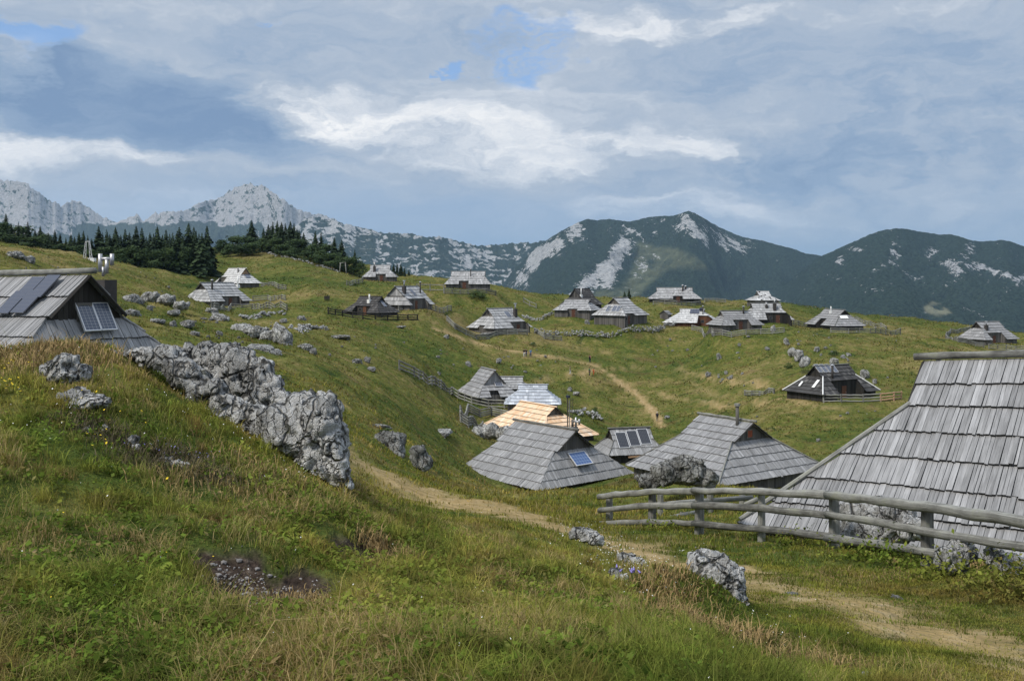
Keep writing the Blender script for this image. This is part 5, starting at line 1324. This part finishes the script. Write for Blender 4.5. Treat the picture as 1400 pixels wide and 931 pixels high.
# ------------------------------------------------------------------ grass, herbs, flowers
def grass_mat(name,tint,straw_amt,sw=1.):
    m=bpy.data.materials.new(name); m.use_nodes=True; nt=m.node_tree; nt.nodes.clear(); g=N(nt)
    out=g.n('ShaderNodeOutputMaterial'); d=g.n('ShaderNodeBsdfDiffuse'); t=g.n('ShaderNodeBsdfTranslucent'); mx=g.n('ShaderNodeMixShader')
    col,fi,mi=meadow_color(g); i=g.island()
    pt=g.noise(g.pos(),2.4,3,.65)
    k=g.math('MULTIPLY_ADD',g.math('FRACT',g.math('MULTIPLY',i,7.31)),.9,.62); k=g.math('MULTIPLY',k,g.smooth(pt,.3,.7,.62,1.4))
    c=g.mix(1.,col,k,'MULTIPLY')
    c=g.mix(1.,c,tint,'MULTIPLY')
    p=g.pos(); dry=g.smooth(g.noise(p,.75,4,.65),.42,.62,.08,1.)
    if sw>1: c=g.mix(g.smooth(g.noise(p,1.05,4,.7,.5),.53,.68,0,.75),c,(.23,.14,.055))
    st=g.math('MULTIPLY',g.math('GREATER_THAN',i,1-straw_amt),dry)
    c=g.mix(st,c,g.mix(g.math('FRACT',g.math('MULTIPLY',i,13.7)),tuple(q*sw for q in (.21,.15,.06)),tuple(q*sw for q in (.36,.28,.14))))
    g.L.new(c,d.inputs[0]); g.L.new(c,t.inputs[0]); mx.inputs[0].default_value=.35
    g.L.new(d.outputs[0],mx.inputs[1]); g.L.new(t.outputs[0],mx.inputs[2]); g.L.new(mx.outputs[0],out.inputs[0]); return m
M['blade']=grass_mat('grass_blades',(2.6,2.25,1.9),.6,1.4)
M['blade_far']=grass_mat('pasture_blades',(1.3,1.25,1.15),.3,.8)
M['blade_lawn']=grass_mat('lawn_blades',(1.95,1.75,1.4),.3)
M['herb']=grass_mat('herb_leaves',(1.7,1.75,1.35),.12)
def sample(n,px0,px1,d0,d1,pw=1.):
    px=RNG.uniform(px0,px1,n); t=RNG.random(n)**pw; D=np.exp(math.log(d0)+(math.log(d1)-math.log(d0))*t)
    x=(px-700)/F*D; return x,D
HB=[(h[0],h[1],max(h[4],h[5])*.36) for h in HUT.values()]
def keep_mask(x,y,psoft=.5):
    k=soil_mask(x,y)<RNG.random(len(x))*.55
    pm=path_mask(x,y); k&=RNG.random(len(x))>np.clip(pm*1.7-.2,0,.95)
    for a,b,r in HB: k&=(x-a)**2+(y-b)**2>r*r
    return k
def blades(name,x,y,h,w,lean,mat,seg=True):
    z=gz(x,y); n=len(x); a=RNG.uniform(0,2*np.pi,n)
    c,s=np.cos(a),np.sin(a); la=RNG.uniform(0,2*np.pi,n); lx,ly=np.cos(la)*lean*h,np.sin(la)*lean*h
    b0=np.stack([x-c*w/2,y-s*w/2,z-.02],1); b1=np.stack([x+c*w/2,y+s*w/2,z-.02],1)
    m0=np.stack([x-c*w*.4+lx*.35,y-s*w*.4+ly*.35,z+h*.58],1); m1=np.stack([x+c*w*.4+lx*.35,y+s*w*.4+ly*.35,z+h*.58],1)
    t=np.stack([x+lx,y+ly,z+h*np.sqrt(np.maximum(1-lean**2*.5,.12))],1)
    V=np.stack([b0,b1,m1,m0,t],1).reshape(-1,3)
    i=np.arange(n)*5
    q=np.stack([i,i+1,i+2,i+3],1); tr=np.stack([i+3,i+2,i+4],1)
    me=bpy.data.meshes.new(name); me.vertices.add(n*5); me.vertices.foreach_set('co',V.astype(np.float32).ravel())
    loops=np.concatenate([q.ravel(),tr.ravel()]).astype(np.int32); me.loops.add(len(loops)); me.loops.foreach_set('vertex_index',loops)
    me.polygons.add(2*n); me.polygons.foreach_set('loop_start',np.concatenate([np.arange(n)*4,4*n+np.arange(n)*3]).astype(np.int32))
    me.materials.append(mat); me.polygons.foreach_set('use_smooth',np.ones(2*n,bool)); me.update(calc_edges=True)
    o=obj(name,me); o['kind']='stuff'; return o
def leaves(name,P,size,mat,flat_=.5):
    n=len(P); a=RNG.uniform(0,6.283,n); ti=RNG.normal(0,flat_,(n,2))
    u=np.stack([np.cos(a),np.sin(a),ti[:,0]],1)*size[:,None]; v=np.stack([-np.sin(a),np.cos(a),ti[:,1]],1)*size[:,None]*.7
    V=np.stack([P-u,P-u*.1+v,P+u,P-u*.1-v],1).reshape(-1,3)
    f=np.arange(4*n).reshape(n,4)
    me=mesh_np(name,V,f,[mat]); o=obj(name,me); o['kind']='stuff'; return o
# near bank: tall mixed grass
x,y=sample(430000,-90,1490,2.7,16.5,.8); k=keep_mask(x,y); x,y=x[k],y[k]
tall=np.clip(.5+n2(x,y,.7,101,3)*1.6,0,1); px_=700+F*x/y
lawn=np.clip((px_-(760+ (y-8)*40))/120,0,1)*np.clip((y-7.5)/2,0,1)
clump=np.clip(.55+n2(x,y,3.1,121,3)*2.2,.35,1.7)
h=(.02+.048*tall**1.6)*clump*RNG.lognormal(0,.35,len(x))*(1-.62*lawn); st=RNG.random(len(x))<.02*(1-lawn); h=np.where(st,h*2.4,h)
blades('grass',x,y,h,np.maximum(.004,.0007*y)*RNG.uniform(.7,1.4,len(x)),RNG.uniform(.25,1.25,len(x)),M['blade'])
# lawn and lower slopes
x,y=sample(170000,-60,1480,14,60); k=keep_mask(x,y); x,y=x[k],y[k]
h=(.04+.07*np.clip(.4+n2(x,y,.5,103,3)*1.4,0,1))*RNG.lognormal(0,.3,len(x))*np.clip(y/22,.8,1.6)
blades('grass',x,y,h,.00085*y*RNG.uniform(.7,1.4,len(x)),RNG.uniform(.2,1.1,len(x)),M['blade_lawn'])
x,y=sample(100000,930,1500,8,17); k=keep_mask(x,y); x,y=x[k],y[k]
blades('grass',x,y,(.018+.03*np.clip(.4+n2(x,y,1.3,105,3)*1.5,0,1))*RNG.lognormal(0,.3,len(x)),.0008*y*RNG.uniform(.7,1.3,len(x)),RNG.uniform(.3,1.2,len(x)),M['blade_lawn'])
# far pasture: coarse tussocks
x,y=sample(150000,-40,1450,60,335,.8); k=keep_mask(x,y); x,y=x[k],y[k]
h=(.07+.13*np.clip(.3+n2(x,y,.12,107,3)*1.6,0,1))*RNG.lognormal(0,.3,len(x))*np.clip(y/130,.8,1.5)
blades('grass',x,y,h,.0010*y*RNG.uniform(.7,1.5,len(x)),RNG.uniform(.2,1.1,len(x)),M['blade_far'])
# clover and other broad leaves
x,y=sample(90000,-90,1300,2.7,13); kk=keep_mask(x,y)&(n2(x,y,.5,111,3)+RNG.normal(0,.22,len(x))>.08); x,y=x[kk],y[kk]
px_=700+F*x/y; kk=(px_<820+(9-y)*60)
for a_,b_,r_,h_ in PITS: kk&=(x-a_)**2+(y-b_)**2>(r_*1.3)**2
x,y=x[kk],y[kk]
z=gz(x,y)+RNG.uniform(.01,.08,len(x)); leaves('clover',np.stack([x,y,z],1),RNG.uniform(.006,.015,len(x))*np.clip(y/5,.9,1.6),M['herb'])
# tussocks standing out of the turf, and rosettes of broader leaves
cx,cy=sample(1500,-80,1150,2.8,13.5); kk=keep_mask(cx,cy)&(700+F*cx/cy<900+(10-cy)*45); cx,cy=cx[kk],cy[kk]
rep=70; ex=np.repeat(cx,rep)+RNG.normal(0,.045,len(cx)*rep); ey=np.repeat(cy,rep)+RNG.normal(0,.045,len(cx)*rep)
eh=np.repeat(RNG.uniform(.05,.14,len(cx)),rep)*RNG.lognormal(0,.25,len(ex))
blades('grass',ex,ey,eh,np.maximum(.004,.0007*ey)*RNG.uniform(.7,1.3,len(ex)),RNG.uniform(.3,1.3,len(ex)),M['blade'])
cx,cy=sample(1300,-80,1000,2.7,10); kk=keep_mask(cx,cy); cx,cy=cx[kk],cy[kk]
ex=np.repeat(cx,9)+RNG.normal(0,.035,len(cx)*9); ey=np.repeat(cy,9)+RNG.normal(0,.035,len(cx)*9)
leaves('herbs',np.stack([ex,ey,gz(ex,ey)+RNG.uniform(.03,.09,len(ex))],1),RNG.uniform(.011,.026,len(ex)),M['herb'],.45)
# nettles and docks at the foot of the fence and along the eaves
cs=[]
for px,py,r,n in ((1170,765,.8,350),(1240,775,.9,550),(1290,790,.7,450),(1360,800,.8,600),(1395,815,.6,450),(1200,752,.7,300),(1090,745,.6,250),(905,725,.6,200),(1330,745,.7,600)):
    p=hit(px,py,8); q=RNG.normal(size=(n,3))*np.array([r*.5,r*.3,.12]); q[:,2]=np.abs(q[:,2]); X=p.x+q[:,0];Y=p.y+q[:,1]
    cs.append(np.stack([X,Y,gz(X,Y)+q[:,2]*1.6+.02],1))
P=np.vstack(cs); leaves('weeds',P,RNG.uniform(.015,.042,len(P)),M['herb'],.6)
# heather and dry brown tussocks
M['heather']=flat('heather',(.10,.085,.05),.95,0,.5,30); M['straw']=flat('dry_grass',(.30,.215,.10),.95,0,.4,30)
def tuft(pix,label_mat,name,hh=.1,dm=3):
    X=[];Y=[]
    for px,py,r,n in pix:
        p=hit(px,py,dm); X.append(p.x+RNG.normal(0,r,n)); Y.append(p.y+RNG.normal(0,r*.7,n))
    X=np.concatenate(X);Y=np.concatenate(Y); n=len(X)
    blades(name,X,Y,hh*RNG.lognormal(0,.35,n),np.full(n,.008)*np.clip(Y/8,.8,2),RNG.uniform(.2,1.1,n),label_mat)
tuft([(200,640,.2,350),(235,628,.22,450),(265,640,.22,450),(290,655,.2,250),(140,590,.18,250),(105,588,.15,180),(160,608,.15,200)],M['heather'],'heather',.09)
tuft([(70,480,.45,1500),(110,472,.5,2200),(30,500,.4,900),(515,752,.09,260),(555,768,.08,180),(280,665,.4,220),(345,640,.35,220),(1345,768,.28,900),(1325,775,.18,500),(860,700,.5,300),(900,690,.5,300),(910,800,.22,600),(950,850,.25,700),(1010,870,.25,600),(1100,905,.25,600),(325,510,.15,400),(415,620,.12,300)],M['straw'],'dry_grass',.10)
tuft([(385,826,.16,500),(310,826,.12,300),(430,822,.1,250)],M['straw'],'dry_grass',.04)
# flowers
M['petal_w']=flat('white_petals',(.75,.75,.72),.8,0,.05); M['petal_y']=flat('yellow_petals',(.7,.5,.03),.8,0,.1); M['petal_p']=flat('violet_petals',(.22,.19,.48),.7,0,.1)
def flowers(name,pix,mat,size,hh,dm=3):
    P=[]
    for px,py,rx,ry,n in pix:
        a=RNG.normal(px,rx,n); b=RNG.normal(py,ry,n)
        for u,v in zip(a,b):
            p=hit(u,v,dm); P.append((p.x,p.y,p.z+hh*RNG.uniform(.5,1.2)))
    P=np.array(P); leaves(name,P,size*RNG.uniform(.6,1.3,len(P))*np.clip(P[:,1]/8,.7,1.8),mat,.4)
flowers('white_flowers',[(800,728,22,10,130),(835,755,22,12,150),(870,775,25,12,90),(300,560,60,30,70),(360,600,40,30,70),(400,610,25,15,40),(420,655,12,8,40),(250,530,50,20,50),(200,700,150,90,60),(560,850,200,60,40),(900,800,40,20,50),(960,760,15,8,30),(60,560,50,40,30),(1060,870,60,25,40)],M['petal_w'],.0062,.10)
flowers('yellow_flowers',[(12,540,8,4,22),(120,548,12,8,26),(160,570,20,12,18),(25,515,12,6,12),(200,690,80,60,14),(130,610,20,10,12)],M['petal_y'],.010,.14)
flowers('violet_flowers',[(240,628,14,5,26),(270,632,14,4,26),(200,615,12,6,12)],M['petal_p'],.006,.10)
# the bellflowers: one small plant on the bank
p=hit(860,803,5); e=empty('bellflower_plant',p); tag(e,'violet bellflowers in bloom on the grassy bank below small grey rock','plant')
rn=random.Random(3); M['stem']=flat('green_stem',(.06,.1,.03),.8)
for i in range(7):
    a=Vector((rn.uniform(-.10,.10),rn.uniform(-.06,.06),-.02)); b=a+Vector((rn.uniform(-.05,.05),rn.uniform(-.04,.04),rn.uniform(.13,.25)))
    q=MB(); q.tube([a,(a+b)/2+Vector((.01,0,0)),b],.0025,5); s_=q.build('stem',M['stem'],e)
    d=Vector((rn.uniform(-.6,.6),-.6,-.4)).normalized()
    q=MB(); q.tube([b,b+d*.015,b+d*.035,b+d*.045],[.003,.007,.010,.013],7); q.build('flower',M['petal_p'],s_,True)
# pebbles in the bare pits
v,f=ico(1); vs=[];fs=[];off=0
for (a,b,r,hh) in PITS[:3]:
    for i in range(150):
        q=RNG.normal(size=2)*r*.38; s=RNG.uniform(.004,.010)*(2.4 if RNG.random()<.1 else 1); X,Y=a+q[0],b+q[1]
        vs.append(v*(1+RNG.uniform(-.3,.3,v.shape))*s*np.array([1,1,.7])+np.array([X,Y,gz1(X,Y)+s*.3])); fs.append(f+off); off+=len(v)
M['pebble']=flat('pebbles',(.2,.19,.185),.9,0,.5,3)
o=obj('pebbles',mesh_np('pebbles',np.vstack(vs),np.vstack(fs),[M['pebble']])); o['kind']='stuff'
# ------------------------------------------------------------------ sky, sun
w=bpy.data.worlds.new('World'); SC.world=w; w.use_nodes=True
nt=w.node_tree; nt.nodes.clear(); g=N(nt)
SUN_EL,SUN_AZ=50.,232.   # azimuth clockwise from +Y: behind the camera, a little to its left
sky=g.n('ShaderNodeTexSky',sky_type='NISHITA'); sky.sun_disc=False; sky.sun_elevation=R(SUN_EL); sky.sun_rotation=R(SUN_AZ)
sky.air_density=1.0; sky.dust_density=.6; sky.altitude=1600
d=g.coord('Generated'); sp=g.n('ShaderNodeSeparateXYZ'); g.L.new(d,sp.inputs[0])
x,y,z=sp.outputs
az=g.math('ARCTAN2',x,y); el=g.math('ARCSINE',z)
cb=g.n('ShaderNodeCombineXYZ'); g.L.new(az,cb.inputs[0]); g.L.new(el,cb.inputs[1]); v=cb.outputs[0]
def ang(px,py):
    X=(px-700)/F; Zz=-(py-385)/F; return math.atan2(X,1),math.atan2(Zz,math.hypot(X,1))
warp_=g.n('ShaderNodeTexNoise'); warp_.inputs['Scale'].default_value=7; warp_.inputs['Detail'].default_value=5; warp_.inputs['Roughness'].default_value=.62; g.L.new(g.mapping(v,(1,2.1,1)),warp_.inputs['Vector'])
wv=g.n('ShaderNodeVectorMath',operation='MULTIPLY_ADD'); g.L.new(warp_.outputs['Color'],wv.inputs[0]); wv.inputs[1].default_value=(.24,.10,0); wv.inputs[2].default_value=(-.12,-.05,0)
vw=g.n('ShaderNodeVectorMath',operation='ADD'); g.L.new(v,vw.inputs[0]); g.L.new(wv.outputs[0],vw.inputs[1]); vv=vw.outputs[0]
sw=g.n('ShaderNodeSeparateXYZ'); g.L.new(vv,sw.inputs[0]); wx,wy=sw.outputs[0],sw.outputs[1]
def blob(px,py,rx,ry,soft=1.,rot=0.):
    a,e=ang(px,py); rx/=F; ry/=F
    dx=g.math('SUBTRACT',wx,a); dy=g.math('SUBTRACT',wy,e)
    if rot:
        c,s=math.cos(rot),math.sin(rot)
        ex=g.math('ADD',g.math('MULTIPLY',dx,c),g.math('MULTIPLY',dy,s)); ey=g.math('SUBTRACT',g.math('MULTIPLY',dy,c),g.math('MULTIPLY',dx,s)); dx,dy=ex,ey
    q=g.math('ADD',g.math('POWER',g.math('ABSOLUTE',g.math('DIVIDE',dx,rx)),2.),g.math('POWER',g.math('ABSOLUTE',g.math('DIVIDE',dy,ry)),2.))
    return g.smooth(q,1.25,.0)
big=g.noise(g.mapping(vv,(2.2,7.5,1)),1,6,.6)
fine=g.noise(g.mapping(vv,(8,24,1)),1,7,.68)
wisp=g.noise(g.mapping(vv,(14,70,1)),1,5,.6)
br=g.math('ADD',g.math('MULTIPLY',g.math('SUBTRACT',big,.5),.6),g.math('MULTIPLY',g.math('SUBTRACT',fine,.5),.62))
br=g.math('ADD',br,g.math('MULTIPLY',g.math('SUBTRACT',wisp,.5),.34))
br=g.math('ADD',br,.475)
tex=g.math('MULTIPLY_ADD',fine,3.2,-.6)
for (px,py,rx,ry,k,rot) in ((430,150,130,42,.36,-.12),(640,195,260,52,.26,-.1),(560,150,120,40,.1,0),(880,188,150,22,.2,-.1),(150,208,210,22,.26,-.06),(60,195,110,18,.12,0),(690,150,110,60,.12,0),(950,35,150,20,.26,.12),(820,40,120,16,.14,.1),(20,85,60,25,.3,.2),
      (230,150,330,65,-.34,-.08),(330,160,120,40,-.12,0),(80,110,200,50,-.05,0),(1090,90,300,55,-.13,-.05),(1300,200,260,140,-.08,0),(1000,235,280,40,-.10,0),(900,285,150,22,.24,0),(1180,130,200,30,.05,0),(500,60,300,30,-.05,0),(1150,290,260,22,.1,0),(200,255,260,16,-.1,0),(1250,170,240,60,-.08,0),(1120,240,300,60,-.07,0),(560,40,300,36,-.06,0)):
    br=g.math('ADD',br,g.math('MULTIPLY',g.math('MULTIPLY',blob(px,py,rx,ry,1,rot),k),tex if k>.13 else 1.))
# rain shafts under the cloud on the far side of the valley
shaft=g.noise(g.mapping(vv,(34,3,1),(0,0,.08)),1,3,.5)
br=g.math('ADD',br,g.math('MULTIPLY',g.math('MULTIPLY',g.math('SUBTRACT',shaft,.5),.42),blob(1180,205,330,120)))
br=g.math('MAXIMUM',br,.02)
cloud=g.ramp(br,[(.0,(.17,.26,.42)),(.25,(.27,.36,.50)),(.5,(.43,.49,.58)),(.72,(.66,.69,.74)),(1.,(.93,.92,.91))])
# towards the zenith the overcast is brighter, as overcast skies are
zen=g.smooth(el,.33,1.2,1.,1.9)
# blue gaps: real sky between the clouds
gap=g.math('MAXIMUM',blob(48,60,60,32),blob(715,72,72,46)); gap=g.math('MAXIMUM',gap,blob(412,26,30,9)); gap=g.math('MAXIMUM',gap,blob(600,80,20,14)); 
gap=g.math('MULTIPLY',g.smooth(gap,.1,.95),g.smooth(fine,.37,.53))
band=g.smooth(g.math('ADD',wy,g.math('MULTIPLY',g.math('SUBTRACT',big,.5),.02)),.108,.06,0,.55)
band=g.math('MULTIPLY',band,g.smooth(az,.42,-.1,.35,1.))
skyc=g.n('ShaderNodeVectorMath',operation='SCALE'); g.L.new(sky.outputs[0],skyc.inputs[0]); skyc.inputs['Scale'].default_value=1.0
K=8.2
cs=g.n('ShaderNodeVectorMath',operation='SCALE'); g.L.new(cloud,cs.inputs[0]); g.L.new(g.math('MULTIPLY',zen,K),cs.inputs['Scale'])
bc=g.n('ShaderNodeVectorMath',operation='SCALE'); bcol=g.n('ShaderNodeRGB'); bcol.outputs[0].default_value=(.29,.41,.59,1); g.L.new(bcol.outputs[0],bc.inputs[0]); bc.inputs['Scale'].default_value=K
gc=g.mix(.6,skyc.outputs[0],(1.6,3.2,6.3)); 
c1=g.mix(band,cs.outputs[0],bc.outputs[0]); c2=g.mix(g.math('MULTIPLY',gap,.85),c1,gc)
hz=g.smooth(el,-.25,0,0,1)
c3=g.mix(hz,(.9,1.0,.9),c2)
bg=g.n('ShaderNodeBackground'); g.L.new(c3,bg.inputs[0]); bg.inputs[1].default_value=.12
out=g.n('ShaderNodeOutputWorld'); g.L.new(bg.outputs[0],out.inputs[0])
w.cycles.sampling_method='MANUAL'; w.cycles.sample_map_resolution=512
sl=bpy.data.lights.new('sun','SUN'); sl.energy=2.9; sl.angle=R(10); sl.color=(1,.935,.83)
so=bpy.data.objects.new('sun',sl); COL.objects.link(so)
so.rotation_euler=(R(90-SUN_EL),0,R(180-SUN_AZ)) 
dv=Vector((math.sin(R(SUN_AZ))*math.cos(R(SUN_EL)),math.cos(R(SUN_AZ))*math.cos(R(SUN_EL)),math.sin(R(SUN_EL))))
so.rotation_euler=dv.to_track_quat('Z','Y').to_euler()
